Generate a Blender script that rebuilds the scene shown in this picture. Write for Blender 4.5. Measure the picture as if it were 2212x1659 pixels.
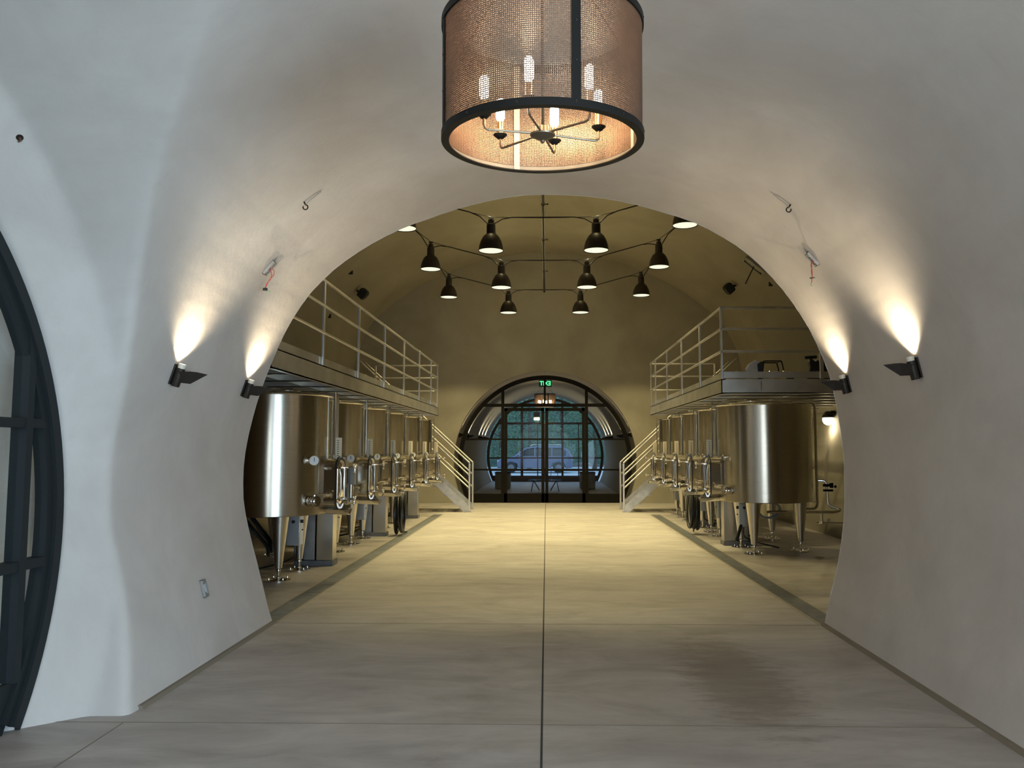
import bpy, bmesh, math, random
from mathutils import Vector, Matrix
from mathutils.bvhtree import BVHTree
random.seed(7)
PI = math.pi
sc = bpy.context.scene
for o in list(bpy.data.objects): bpy.data.objects.remove(o)
C = sc.collection

# ---------------------------------------------------------------- camera
F, CXP, PIT, YAW, HC = 1700.0, 1149.0, math.atan(136.5/1700), math.radians(1.05), 1.6
cam = bpy.data.cameras.new('camera'); cam_o = bpy.data.objects.new('camera', cam); C.objects.link(cam_o)
cam.sensor_fit = 'HORIZONTAL'; cam.sensor_width = 36; cam.lens = 36*F/2212
cam.shift_x = -(CXP-1106)/2212; cam.clip_end = 300; cam.clip_start = .05
cam_o.location = (0, 0, HC); cam_o.rotation_euler = (PI/2+PIT, 0, YAW)
sc.camera = cam_o
sc.view_settings.view_transform = 'Standard'; sc.view_settings.look = 'None'
sc.view_settings.exposure = 0.0; sc.view_settings.gamma = 1; sc.view_settings.use_curve_mapping = False
sc.cycles.use_denoising = True; sc.cycles.max_bounces = 7; sc.cycles.diffuse_bounces = 4
sc.cycles.glossy_bounces = 5; sc.cycles.transparent_max_bounces = 24; sc.cycles.sample_clamp_indirect = 6
sc.cycles.caustics_reflective = False; sc.cycles.caustics_refractive = False

# ---------------------------------------------------------------- world and light levels
L_PEND, L_PEND_RGB = 400, (1, .85, .43)        # each pendant in the tank hall
L_UP = 15                                     # fill added above the inner pendants to brighten the vault
L_SCON, L_SCON_RGB = 76, (1, .85, .60)        # each wall uplight
L_DAY, L_DAY_RGB = 140, (.93, .95, 1.0)
L_SIDE, L_SIDE_RGB = 480, (.54, .77, 1.0)                                  # side fill added outside an invented window on the right       # L_DAY: daylight through the entrance behind the camera
W_STR = 2.3
w = bpy.data.worlds.new('world'); sc.world = w; w.use_nodes = True
nt = w.node_tree; bg = nt.nodes['Background']; bg.inputs[1].default_value = W_STR
tc = nt.nodes.new('ShaderNodeTexCoord'); sx = nt.nodes.new('ShaderNodeSeparateXYZ'); cr = nt.nodes.new('ShaderNodeValToRGB')
nt.links.new(tc.outputs['Generated'], sx.inputs[0]); nt.links.new(sx.outputs[2], cr.inputs[0]); nt.links.new(cr.outputs[0], bg.inputs[0])
cr.color_ramp.elements[0].position = 0; cr.color_ramp.elements[0].color = (.66, .80, 1, 1)
cr.color_ramp.elements[1].position = .5; cr.color_ramp.elements[1].color = (.40, .62, 1, 1)

def light(name, kind, loc, energy, rgb, target=None, parent=None, **kw):
    d = bpy.data.lights.new(name, kind); d.energy = energy; d.color = rgb
    for k, v in kw.items(): setattr(d, k, v)
    o = bpy.data.objects.new(name, d); C.objects.link(o); o.location = loc
    if target is not None: o.rotation_euler = (Vector(target)-Vector(loc)).to_track_quat('-Z', 'Y').to_euler()
    if parent: o.parent = parent
    return o
light('daylight', 'AREA', (-.15, -3.95, 1.55), L_DAY, L_DAY_RGB, target=(0, 5, 1.5), shape='ELLIPSE', size=3.4, size_y=3.4)
light('side_fill', 'AREA', (3.3, -1.1, 1.1), L_SIDE, L_SIDE_RGB, target=(-2.4, 3.9, 1.2), shape='ELLIPSE', size=3.6, size_y=2.0)  # added fill, shines in through the invented right-hand window
light('passage_fill', 'POINT', (-5.6, 2.4, 2.9), 45, (.85, .93, 1), shadow_soft_size=.3)  # added fill without a fixture, brightens the passage behind the left glazing

# ---------------------------------------------------------------- materials
def mat(name, col, rough=.6, metal=0, **kw):
    m = bpy.data.materials.new(name); m.use_nodes = True; b = m.node_tree.nodes['Principled BSDF']
    b.inputs['Base Color'].default_value = (*col, 1); b.inputs['Roughness'].default_value = rough; b.inputs['Metallic'].default_value = metal
    for k, v in kw.items(): b.inputs[k.replace('_', ' ')].default_value = v
    return m
def N(m, t, **kw):
    n = m.node_tree.nodes.new(t)
    for k, v in kw.items(): setattr(n, k, v)
    return n
def LK(m, a, b): m.node_tree.links.new(a, b)
def noise(m, scale=(1, 1, 1), s=5, detail=4, rough=.55, dist=0):
    t = N(m, 'ShaderNodeTexCoord'); mp = N(m, 'ShaderNodeMapping'); mp.inputs['Scale'].default_value = scale
    n = N(m, 'ShaderNodeTexNoise'); n.inputs['Scale'].default_value = s; n.inputs['Detail'].default_value = detail
    n.inputs['Roughness'].default_value = rough; n.inputs['Distortion'].default_value = dist
    LK(m, t.outputs['Object'], mp.inputs[0]); LK(m, mp.outputs[0], n.inputs[0]); return n.outputs['Fac']
def ramp(m, fac, stops):
    r = N(m, 'ShaderNodeValToRGB'); LK(m, fac, r.inputs[0]); e = r.color_ramp.elements
    while len(e) < len(stops): e.new(.5)
    for k, (p, c) in enumerate(stops): e[k].position = p; e[k].color = (*c, 1) if len(c) == 3 else c
    return r.outputs[0]
def mixc(m, a, b, f, mode='MIX'):
    x = N(m, 'ShaderNodeMix', data_type='RGBA', blend_type=mode)
    for sock, v in ((x.inputs[0], f), (x.inputs[6], a), (x.inputs[7], b)):
        if hasattr(v, 'is_output'): LK(m, v, sock)
        else: sock.default_value = v if isinstance(v, (int, float)) else (*v, 1)
    return x.outputs[2]
def mth(m, op, a, b=None, c=None):
    x = N(m, 'ShaderNodeMath', operation=op)
    for k, v in enumerate((a, b, c)):
        if v is None: continue
        if hasattr(v, 'is_output'): LK(m, v, x.inputs[k])
        else: x.inputs[k].default_value = v
    return x.outputs[0]
def bump(m, h, s=.1, d=.01):
    x = N(m, 'ShaderNodeBump'); x.inputs['Strength'].default_value = s; x.inputs['Distance'].default_value = d
    LK(m, h, x.inputs['Height']); LK(m, x.outputs[0], m.node_tree.nodes['Principled BSDF'].inputs['Normal'])
def setc(m, c, sock='Base Color'): LK(m, c, m.node_tree.nodes['Principled BSDF'].inputs[sock])
def emis(name, col, s):
    m = mat(name, col, .5); b = m.node_tree.nodes['Principled BSDF']
    b.inputs['Emission Color'].default_value = (*col, 1); b.inputs['Emission Strength'].default_value = s; return m

plaster = mat('plaster', (.6, .56, .5), .85)
setc(plaster, mixc(plaster, ramp(plaster, noise(plaster, (1, 1, 1), 1.1, 6, .6, .4), [(.3, (.53, .475, .42)), (.55, (.61, .555, .50)), (.75, (.67, .615, .56))]),
     (.45, .40, .34), mth(plaster, 'MULTIPLY', ramp(plaster, noise(plaster, (1, 3, 1), 3.5, 8, .7), [(.55, (0, 0, 0)), (.8, (.5, .5, .5))]), .5)))
bump(plaster, noise(plaster, (1, 1, 1), 12, 6, .55), .12, .02)
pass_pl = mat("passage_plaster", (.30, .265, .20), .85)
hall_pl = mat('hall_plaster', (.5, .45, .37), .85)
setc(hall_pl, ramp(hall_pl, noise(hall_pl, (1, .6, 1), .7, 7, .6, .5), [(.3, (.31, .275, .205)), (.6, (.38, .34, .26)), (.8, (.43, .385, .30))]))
bump(hall_pl, noise(hall_pl, (1, 1, 1), 3, 8, .6), .2, .03)

conc = mat('concrete', (.4, .37, .33), .55)
c1 = ramp(conc, noise(conc, (.9, 1.9, 1), 1.1, 10, .66, 1.1), [(.28, (.31, .275, .245)), (.5, (.43, .39, .35)), (.72, (.54, .495, .445))])
c2 = mixc(conc, c1, (.30, .24, .17), mth(conc, 'MULTIPLY', ramp(conc, noise(conc, (1.0, 3.6, 1), 2.0, 9, .72, .6), [(.52, (0, 0, 0)), (.78, (1, 1, 1))]), .45))
tcn = N(conc, 'ShaderNodeTexCoord'); sep = N(conc, 'ShaderNodeSeparateXYZ'); LK(conc, tcn.outputs['Object'], sep.inputs[0])
dx = mth(conc, 'DIVIDE', mth(conc, 'SUBTRACT', sep.outputs[0], 1.32), .42); dy = mth(conc, 'DIVIDE', mth(conc, 'SUBTRACT', sep.outputs[1], 5.7), 1.35)
dd = mth(conc, 'SQRT', mth(conc, 'ADD', mth(conc, 'MULTIPLY', dx, dx), mth(conc, 'MULTIPLY', dy, dy)))
dd = mth(conc, 'ADD', dd, mth(conc, 'MULTIPLY', mth(conc, 'SUBTRACT', noise(conc, (1, 3, 1), 3, 8, .75), .5), 2.6))
st = ramp(conc, dd, [(.55, (1, 1, 1)), (1.0, (0, 0, 0))])
c3 = mixc(conc, c2, (.155, .115, .075), mth(conc, 'MULTIPLY', st, .5))
setc(conc, c3)
setc(conc, ramp(conc, noise(conc, (.6, 3, 1), 2.5, 6, .6), [(.3, (.38,)*3), (.7, (.62,)*3)]), 'Roughness')
bump(conc, noise(conc, (1, 1, 1), 14, 6, .6), .08, .01)

def brushed(name, col, rough, aniso, streak=.05):
    m = mat(name, col, rough, 1, Anisotropic=aniso)
    tg = N(m, 'ShaderNodeTangent', direction_type='RADIAL', axis='Z'); LK(m, tg.outputs[0], m.node_tree.nodes['Principled BSDF'].inputs['Tangent']); m.node_tree.nodes['Principled BSDF'].inputs['Anisotropic Rotation'].default_value = .25
    n = noise(m, (1, 1, 60), 4, 3)
    setc(m, ramp(m, n, [(.3, tuple(c*.9 for c in col)), (.7, tuple(min(1, c*1.06) for c in col))]))
    return m
steel = brushed('brushed_steel', (.56, .515, .425), .25, .8)
steel_leg = mat('satin_steel', (.60, .57, .51), .28, 1)
polish = mat('polished_steel', (.78, .75, .70), .12, 1)
galv = mat('galvanized_steel', (.56, .55, .52), .42, .85)
setc(galv, ramp(galv, noise(galv, (1, 1, 1), 6, 5, .6), [(.3, (.44, .43, .41)), (.7, (.62, .61, .58))]))
alum = mat('aluminium', (.66, .62, .55), .38, .85)
setc(alum, ramp(alum, noise(alum, (1, 1, 1), 2.5, 4, .6), [(.3, (.50, .47, .41)), (.7, (.68, .645, .575))]))
mat_inner = mat('lit_strap_face', (.45, .38, .30), .5, .2)  # bronze strap's inner side, lamplight put into the colour
bandm = mat('dull_band', (.22, .19, .15), .5, .5)
black = mat('black_paint', (.012, .012, .012), .5)
bronze = mat('dark_bronze', (.035, .027, .02), .45, .3, Specular_IOR_Level=.25)
bronze2 = mat('bronze_ring', (.013, .011, .009), .5, 0, Specular_IOR_Level=.12)
frame_m = mat('steel_frame_paint', (.018, .022, .023), .6, 0, Specular_IOR_Level=.22)
frame_b = mat('door_frame_paint', (.009, .007, .0045), .6, 0, Specular_IOR_Level=.1)
meshw = mat('copper_wire', (.27, .17, .115), .5, .85)
armm = mat('aged_brass', (.20, .15, .10), .4, .8)
brass = mat('brass', (.75, .52, .22), .28, 1)
rubber = mat('black_rubber', (.012, .012, .013), .32)
redw = mat('red_wire', (.45, .06, .05), .5)
greenw = mat('green_wire', (.1, .4, .15), .5)
white_p = mat('white_plate', (.90, .78, .56), .5)
whiteen = mat('warm_collar', (.80, .70, .55), .5)
darkgap = mat('joint_grout', (.05, .045, .04), .9)  # dark grout of the slab joint
basem = mat('base_strip', (.23, .19, .14), .8)
grate_m = mat('drain_cover', (.17, .165, .155), .5, .4)
setc(grate_m, ramp(grate_m, noise(grate_m, (1, 1, 1), 8, 5, .6), [(.3, (.125, .13, .135)), (.7, (.20, .205, .21))]))
drain_edge = mat('drain_edge', (.42, .36, .27), .5, .3)
greyplas = mat('grey_casing', (.30, .32, .31), .5)
dial = mat('dial_face', (.85, .85, .82), .4)
boxm = mat('grey_box', (.50, .53, .55), .35, .6)
bulb_m = emis('warm_bulb', (1, .76, .47), 95)
core_m = emis('uplight_lens', (1, .86, .62), 25)
disc_m = emis('lamp_diffuser', (.95, 1, .82), .85)
jar_m = emis('jar_lamp_glass', (1, .97, .82), 5)
green_e = emis('green_letters', (.10, 1, .32), 2.2)
sign_m = mat('sign_plate', (.05, .16, .08), .2, 0)

def glass(name, tint, refl=.10, blend=.25):
    m = bpy.data.materials.new(name); m.use_nodes = True; t = m.node_tree; t.nodes.clear()
    o = t.nodes.new('ShaderNodeOutputMaterial'); mx = t.nodes.new('ShaderNodeMixShader'); tr = t.nodes.new('ShaderNodeBsdfTransparent')
    gl = t.nodes.new('ShaderNodeBsdfGlossy'); lw = t.nodes.new('ShaderNodeLayerWeight'); lw.inputs[0].default_value = blend
    tr.inputs[0].default_value = (*tint, 1); gl.inputs['Roughness'].default_value = .01; gl.inputs[0].default_value = (.9, .95, 1, 1)
    ad = t.nodes.new('ShaderNodeMath'); ad.operation = 'ADD'; ad.inputs[1].default_value = refl; ad.use_clamp = True
    t.links.new(lw.outputs['Fresnel'], ad.inputs[0]); t.links.new(ad.outputs[0], mx.inputs[0])
    t.links.new(tr.outputs[0], mx.inputs[1]); t.links.new(gl.outputs[0], mx.inputs[2]); t.links.new(mx.outputs[0], o.inputs[0]); return m
glass_m = glass('window_glass', (.86, .92, .92), .0, .12)
glass_d = glass('door_glass', (.72, .78, .78), .0, .15)

# ---------------------------------------------------------------- mesh helpers
class MB:
    def __init__(s): s.b = bmesh.new(); s.M = Matrix.Identity(4)
    def _v(s, p): return s.b.verts.new(s.M @ Vector(p))
    def quad(s, *ps): return s.b.faces.new([s._v(p) for p in ps])
    def hexa(s, P):
        v = [s._v(p) for p in P]
        for f in ((0,3,2,1),(4,5,6,7),(0,1,5,4),(1,2,6,5),(2,3,7,6),(3,0,4,7)): s.b.faces.new([v[i] for i in f])
        return s
    def box(s, x0, x1, y0, y1, z0, z1): return s.hexa([(x0,y0,z0),(x1,y0,z0),(x1,y1,z0),(x0,y1,z0),(x0,y0,z1),(x1,y0,z1),(x1,y1,z1),(x0,y1,z1)])
    def ring(s, c, u, v, r, n): return [s._v(Vector(c)+Vector(u)*r*math.cos(2*PI*k/n)+Vector(v)*r*math.sin(2*PI*k/n)) for k in range(n)]
    def tube(s, pts, r, n=10, closed=False, cap=True):
        P = [Vector(p) for p in pts]; R = r if isinstance(r, (list, tuple)) else [r]*len(P); rings = []; up = None
        for i, p in enumerate(P):
            a = P[i-1] if (i > 0 or closed) else p; b = P[(i+1) % len(P)] if (i < len(P)-1 or closed) else p
            t = (b-a).normalized()
            if up is None: up = Vector((0,0,1)) if abs(t.z) < .9 else Vector((1,0,0))
            u = up - t*up.dot(t)
            if u.length < 1e-4: u = t.orthogonal()
            u.normalize(); up = u; rings.append(s.ring(p, u, t.cross(u), max(R[i], 1e-5), n))
        m = len(rings)
        for i in range(m if closed else m-1):
            A, B = rings[i], rings[(i+1) % m]
            for k in range(n): s.b.faces.new((A[k], A[(k+1)%n], B[(k+1)%n], B[k]))
        if cap and not closed: s.b.faces.new(rings[0][::-1]); s.b.faces.new(rings[-1])
        return s
    def cyl(s, a, b, r, r2=None, n=16): return s.tube([a, b], [r, r if r2 is None else r2], n)
    def lathe(s, prof, c=(0,0,0), axis='z', n=32, a0=0, a1=2*PI, cap=False):
        c = Vector(c); full = abs(a1-a0-2*PI) < 1e-6; m = n if full else n+1; rings = []
        for r, h in prof:
            row = []
            for k in range(m):
                a = a0+(a1-a0)*k/n; x, y = max(r, 1e-5)*math.cos(a), max(r, 1e-5)*math.sin(a)
                row.append(s._v(c + (Vector((x,y,h)) if axis == 'z' else Vector((h,x,y)) if axis == 'x' else Vector((x,h,y)))))
            rings.append(row)
        for A, B in zip(rings, rings[1:]):
            for k in range(n): s.b.faces.new((A[k], A[(k+1)%m], B[(k+1)%m], B[k]))
        return s
    def prism(s, poly, a, b, plane='xz'):
        f = {'xz': lambda p, t: (p[0], t, p[1]), 'yz': lambda p, t: (t, p[0], p[1]), 'xy': lambda p, t: (p[0], p[1], t)}[plane]
        A = [s._v(f(p, a)) for p in poly]; B = [s._v(f(p, b)) for p in poly]; n = len(poly)
        s.b.faces.new(A[::-1]); s.b.faces.new(B)
        for k in range(n): s.b.faces.new((A[k], A[(k+1)%n], B[(k+1)%n], B[k]))
        return s
    def hull(s, pts):
        vs = [s._v(p) for p in pts]; bmesh.ops.convex_hull(s.b, input=vs); return s
    def sphere(s, c, r, sc=(1,1,1), n=14):
        m = Matrix.Translation(Vector(c)) @ Matrix.Diagonal((r*sc[0], r*sc[1], r*sc[2], 1))
        bmesh.ops.create_uvsphere(s.b, u_segments=n, v_segments=max(6, n//2), radius=1, matrix=s.M @ m); return s
    def build(s, name, m, parent=None, label=None, smooth=35, bevel=0, kind=None):
        bmesh.ops.recalc_face_normals(s.b, faces=s.b.faces)
        me = bpy.data.meshes.new(name); s.b.to_mesh(me); s.b.free(); me.materials.append(m)
        if smooth:
            me.shade_smooth(); me.set_sharp_from_angle(angle=math.radians(smooth))
        o = bpy.data.objects.new(name, me); C.objects.link(o)
        if parent is not None: o.parent = parent
        if label: o['label'] = label
        if kind: o['kind'] = kind
        if bevel:
            bv = o.modifiers.new('bevel', 'BEVEL'); bv.width = bevel; bv.segments = 2; bv.limit_method = 'ANGLE'
        return o
def tag(o, label, cat, group=None):
    o['label'] = label; o['category'] = cat
    if group: o['group'] = group
    return o
def thing(name, label, cat, loc=(0,0,0), rot=(0,0,0), group=None):
    o = bpy.data.objects.new(name, None); C.objects.link(o); o.location = loc; o.rotation_euler = rot; o.empty_display_size = .1
    return tag(o, label, cat, group)
def copy_tree(o, parent=None):
    c = o.copy(); C.objects.link(c)
    if parent is not None: c.parent = parent
    for ch in [x for x in o.children]:
        copy_tree(ch, c)
    return c
def place_copy(o, loc, label, rot=None):
    c = copy_tree(o); c.location = loc; c['label'] = label
    if rot is not None: c.rotation_euler = rot
    return c
def bend(pts, r, n=6):
    """polyline with its inner corners rounded"""
    P = [Vector(p) for p in pts]; out = [P[0]]
    for a, b, c in zip(P, P[1:], P[2:]):
        d1 = (a-b); d2 = (c-b); q = min(r, d1.length*.49, d2.length*.49); s, e = b+d1.normalized()*q, b+d2.normalized()*q
        for k in range(n+1):
            t = k/n; out.append(s*(1-t)**2 + b*2*t*(1-t) + e*t*t)
    return out+[P[-1]]
def frame_matrix(p, n, t):
    y = t.cross(n).normalized(); m = Matrix((n.to_4d(), y.to_4d(), t.to_4d(), (0,0,0,1))).transposed()
    m[3][:] = (0,0,0,1); m.col[3] = (*p, 1); return m

# ================================================================ SETTING
# cross-section of the entrance tunnel, angle from the crown (deg) and radius about (0, 1.27)
ARCH = [(-180,2.79),(-150,2.79),(-130,2.80),(-117,2.796),(-109.8,2.751),(-104.3,2.746),(-99.3,2.765),(-93.7,2.796),(-85.8,2.805),(-77.4,2.792),(-67.1,2.793),(-58.7,2.825),
 (-51.5,2.84),(-44.7,2.825),(-32.2,2.765),(-23,2.716),(-13.7,2.71),(-4.8,2.718),(3.9,2.716),(14.4,2.74),(23,2.764),(30.3,2.817),(40.6,2.858),
 (50,2.855),(59.4,2.838),(68.6,2.81),(77.8,2.761),(89.5,2.733),(99.1,2.737),(106,2.749),(112,2.765),(116.6,2.817),(130,2.80),(150,2.79),(180,2.79)]
def arch_r(a):
    for (a0, r0), (a1, r1) in zip(ARCH, ARCH[1:]):
        if a0 <= a <= a1:
            t = (a-a0)/(a1-a0); return r0+(r1-r0)*t
ACX, ACZ = -.01, 1.27
def arch_pt(a): r = arch_r(a); return (ACX+r*math.sin(math.radians(a)), ACZ+r*math.cos(math.radians(a)))
Y0 = 7.29
def solid(name, bm_):
    bmesh.ops.recalc_face_normals(bm_.b, faces=bm_.b.faces); me = bpy.data.meshes.new(name); bm_.b.to_mesh(me); bm_.b.free()
    o = bpy.data.objects.new(name, me); C.objects.link(o); return o
A_ = MB(); A_.prism([arch_pt(-180+360*k/144) for k in range(144)], -4.0, 7.9); A_ = solid('wall_entry', A_)
B_ = MB(); B_.lathe([(0, -9), (2.27, -9), (2.27, -3.06), (2.50, -2.74), (2.52, -1.2), (0, -1.2)], (0, 2.6, 1.2), 'x', 144)
bmesh.ops.remove_doubles(B_.b, verts=B_.b.verts, dist=1e-3); B_ = solid('tmp_cross', B_)
B2 = MB(); B2.lathe([(0, 1.2), (2.22, 1.2), (2.20, 2.74), (2.02, 3.06), (2.02, 3.9), (0, 3.9)], (0, -1.1, 1.2), 'x', 120)  # unseen right-hand passage, added to let the side fill in
bmesh.ops.remove_doubles(B2.b, verts=B2.b.verts, dist=1e-3); B2 = solid('tmp_cross2', B2)
for q_ in (B_, B2): mo = A_.modifiers.new('u', 'BOOLEAN'); mo.operation = 'UNION'; mo.object = q_; mo.solver = 'EXACT'
rm = A_.modifiers.new('r', 'REMESH'); rm.mode = 'VOXEL'; rm.voxel_size = .03
sm_ = A_.modifiers.new('s', 'SMOOTH'); sm_.iterations = 3; sm_.factor = .5
dg = bpy.context.evaluated_depsgraph_get(); me = bpy.data.meshes.new_from_object(A_.evaluated_get(dg))
A_.modifiers.clear(); bpy.data.objects.remove(B_); bpy.data.objects.remove(B2)
bm = bmesh.new(); bm.from_mesh(me)
for co, no in (((0, Y0, 0), (0, 1, 0)), ((0, -3.9, 0), (0, -1, 0)), ((0, 0, -.06), (0, 0, -1)), ((-8.8, 0, 0), (-1, 0, 0)), ((3.5, 0, 0), (1, 0, 0))):
    g = bm.verts[:]+bm.edges[:]+bm.faces[:]
    bmesh.ops.bisect_plane(bm, geom=g, plane_co=co, plane_no=no, clear_outer=True, dist=1e-5)
bmesh.ops.reverse_faces(bm, faces=bm.faces)
bm.to_mesh(me); entry_bvh = BVHTree.FromBMesh(bm); bm.free()
me.shade_smooth(); me.materials.clear(); me.materials.append(plaster); A_.data = me
A_.name = 'wall_entry'; A_['kind'] = 'structure'

# tank hall vault (smooth profile), swept along Y
HP = [(-5.12,0),(-5.4,1.1),(-5.65,2.5),(-5.6,4.0),(-5.3,4.85),(-4.9,5.42),(-3.7,6.33),(-2.0,7.04),(0,7.3),(2.0,7.04),(3.7,6.33),(4.9,5.42),(5.3,4.85),(5.6,4.0),(5.65,2.5),(5.4,1.1),(5.12,0)]
def catmull(P, n=6):
    out = []
    for i in range(len(P)-1):
        p0, p1, p2, p3 = (Vector(P[max(i-1, 0)]), Vector(P[i]), Vector(P[i+1]), Vector(P[min(i+2, len(P)-1)]))
        for k in range(n):
            t = k/n; out.append(.5*((2*p1)+(p2-p0)*t+(2*p0-5*p1+4*p2-p3)*t*t+(3*p1-p0-3*p2+p3)*t**3))
    return out+[Vector(P[-1])]
hall = catmull([(p[0], 0, p[1]) for p in HP], 8); YF = 22.78
hb = MB(); ys = [Y0+.03+(YF-Y0-.03)*k/24 for k in range(25)]
rows = [[hb._v((p.x+.02*math.sin(y*1.3+p.z), y, p.z+.02*math.sin(y*.9+p.x) if p.z > .1 else p.z-.05)) for p in hall] for y in ys]
for a, b in zip(rows, rows[1:]):
    for k in range(len(a)-1): hb.b.faces.new((a[k], a[k+1], b[k+1], b[k]))
hb.b.normal_update(); hall_bvh = BVHTree.FromBMesh(hb.b)
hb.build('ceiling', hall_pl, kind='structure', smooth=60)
def wall_with_hole(name, Y, hole, outer, m, depth=0):
    """wall plane at Y between the hall outline and a hole outline given as angle->point"""
    b = MB(); n = 120; inn, out = [], []
    def ray_out(a):
        d = Vector((math.sin(a), math.cos(a))); c = Vector((0, 1.27)); best = None
        for p, q in zip(outer, outer[1:]+outer[:1]):
            e = q-p; den = d.x*e.y-d.y*e.x
            if abs(den) < 1e-9: continue
            w_ = p-c; t = (w_.x*e.y-w_.y*e.x)/den; u = (w_.x*d.y-w_.y*d.x)/den
            if t > 0 and -1e-6 <= u <= 1+1e-6: best = t if best is None else max(best, t)
        return c+d*(best or 3)
    for k in range(n):
        a = -PI+2*PI*k/n; inn.append(b._v((hole(a)[0], Y, hole(a)[1]))); o_ = ray_out(a); out.append(b._v((o_.x, Y, o_.y)))
    for k in range(n): b.b.faces.new((inn[k], inn[(k+1)%n], out[(k+1)%n], out[k]))
    if depth:
        back = [b._v((hole(-PI+2*PI*k/n)[0], Y+depth, hole(-PI+2*PI*k/n)[1])) for k in range(n)]
        for k in range(n): b.b.faces.new((inn[k], inn[(k+1)%n], back[(k+1)%n], back[k]))
    return b.build(name, m, kind='structure', smooth=30)
outl = [Vector((p.x*1.02, p.z*1.02)) for p in hall]+[Vector((5.2, -.4)), Vector((-5.2, -.4))]
outl = [Vector((p[0], p[1])) for p in outl]
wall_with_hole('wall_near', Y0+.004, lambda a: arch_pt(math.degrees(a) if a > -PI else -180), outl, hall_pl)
DCX, DCZ, DR = -.04, 1.17, 2.52
circ = lambda cx, cz, r: (lambda a: (cx+r*math.sin(a), cz+r*math.cos(a)))
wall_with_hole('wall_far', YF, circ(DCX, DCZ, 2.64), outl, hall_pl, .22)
# tunnel beyond the glass doors
tb = MB(); prev = None
for y in [22.99]+[23.2+1.0*k for k in range(15)]:
    r = 2.66 if y < 23 else 2.80
    row = [tb._v((DCX+r*math.sin(-PI+2*PI*k/96), y, 1.22+r*math.cos(-PI+2*PI*k/96))) for k in range(96)]
    if prev:
        for k in range(96): tb.b.faces.new((prev[k], prev[(k+1)%96], row[(k+1)%96], row[k]))
    prev = row
tb.build('wall_passage', pass_pl, kind='structure', smooth=60)
MB().box(-9.5, 9, -6, 37.5, -.3, 0).build('floor', conc, kind='structure', smooth=0)
# saw-cut joints in the slab, base strips
def strip(name, x0, x1, y0, y1, m=darkgap, z=.0015): return MB().box(x0, x1, y0, y1, -.01, z).build(name, m, kind='structure', smooth=0)
strip('trim_1', -.034, -.022, -3.8, 22.6)
strip('trim_2', -2.95, 2.5, 4.686, 4.694, basem); strip('trim_3', -2.5, 2.5, 7.285, 7.293, basem)
strip('trim_4', -2.47, -2.462, -3, 4.68, basem)
for k, y in enumerate((10.9, 14.5, 18.1)): strip(f'trim_{5+k}', -2.42, 2.44, y, y+.006, basem, .0008)
for nm, s, y0 in (('baseboard_left', -1, 4.92), ('baseboard_right', 1, -3.6)):
    b = MB(); xw = abs(arch_pt(s*116.9)[0])
    b.hexa([(s*(xw-.035), y0, 0), (s*(xw+.05), y0, 0), (s*(xw+.05), Y0, 0), (s*(xw-.035), Y0, 0), (s*(xw-.022), y0, .022), (s*(xw+.05), y0, .022), (s*(xw+.05), Y0, .022), (s*(xw-.022), Y0, .022)])
    b.build(nm, basem, kind='structure', smooth=0)

# ---------------------------------------------------------------- arched steel glazing
def disc_frame(root, plane, c, R, W, D, zs, us, kick, m, gm, zmin=0, nseg=96):
    """circular steel frame cut off by the floor; plane 'x' (faces X) or 'y'. zs: horizontal bars, us: vertical bars (u, z0, z1)"""
    cu, cz, cn = c
    P = (lambda u, z, n: (u, cn+n, z)) if plane == 'y' else (lambda u, z, n: (cn+n, u, z))
    amax = math.acos(max(-1, (zmin-cz)/R))
    def bar(b, u0, u1, z0, z1, d=D*.8):
        b.hexa([P(u0,z0,-d/2), P(u1,z0,-d/2), P(u1,z0,d/2), P(u0,z0,d/2), P(u0,z1,-d/2), P(u1,z1,-d/2), P(u1,z1,d/2), P(u0,z1,d/2)])
    rb = MB(); prev = None
    for k in range(nseg+1):
        a = -amax+2*amax*k/nseg; sa, ca = math.sin(a), math.cos(a)
        row = [rb._v(P(cu+r*sa, cz+r*ca, n)) for r, n in ((R, -D*.5), (R, D*.5), (R-W*.55, D*.5), (R-W*.55, D*.32), (R-W, D*.32), (R-W, -D*.32), (R-W*.55, -D*.32), (R-W*.55, -D*.5))]
        if prev:
            for j in range(8): rb.b.faces.new((prev[j], prev[(j+1)%8], row[(j+1)%8], row[j]))
        prev = row
    rb.build('outer_frame', m, root)
    half = lambda z: math.sqrt(max(0, (R-W*.6)**2-(z-cz)**2))
    top = lambda u: cz+math.sqrt(max(0, (R-W*.6)**2-(u-cu)**2))
    for z, t in zs:
        b = MB(); h = half(z); bar(b, cu-h, cu+h, z-t/2, z+t/2, D*.7); b.build('transom_bar', m, root, smooth=0)
    for u, t, z0, z1 in us:
        b = MB(); bar(b, u-t/2, u+t/2, z0, top(u) if z1 is None else z1); b.build('mullion', m, root, smooth=0)
    b = MB(); h0, h1 = half(zmin), half(kick)
    poly = [(cu-h0, zmin), (cu+h0, zmin), (cu+h1, kick), (cu-h1, kick)]
    b.hexa([P(*poly[0], -.02), P(*poly[1], -.02), P(*poly[1], .02), P(*poly[0], .02), P(*poly[3], -.02), P(*poly[2], -.02), P(*poly[2], .02), P(*poly[3], .02)])
    b.build('kick_panel', m, root, smooth=0)
    g = MB(); am = math.acos(max(-1, min(1, (kick-cz)/(R-W*.8)))); pts = [(cu+(R-W*.8)*math.sin(-am+2*am*k/nseg), cz+(R-W*.8)*math.cos(-am+2*am*k/nseg)) for k in range(nseg+1)]
    g.b.faces.new([g._v(P(u, z, 0)) for u, z in pts]); g.build('pane', gm, root, smooth=0)
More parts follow.
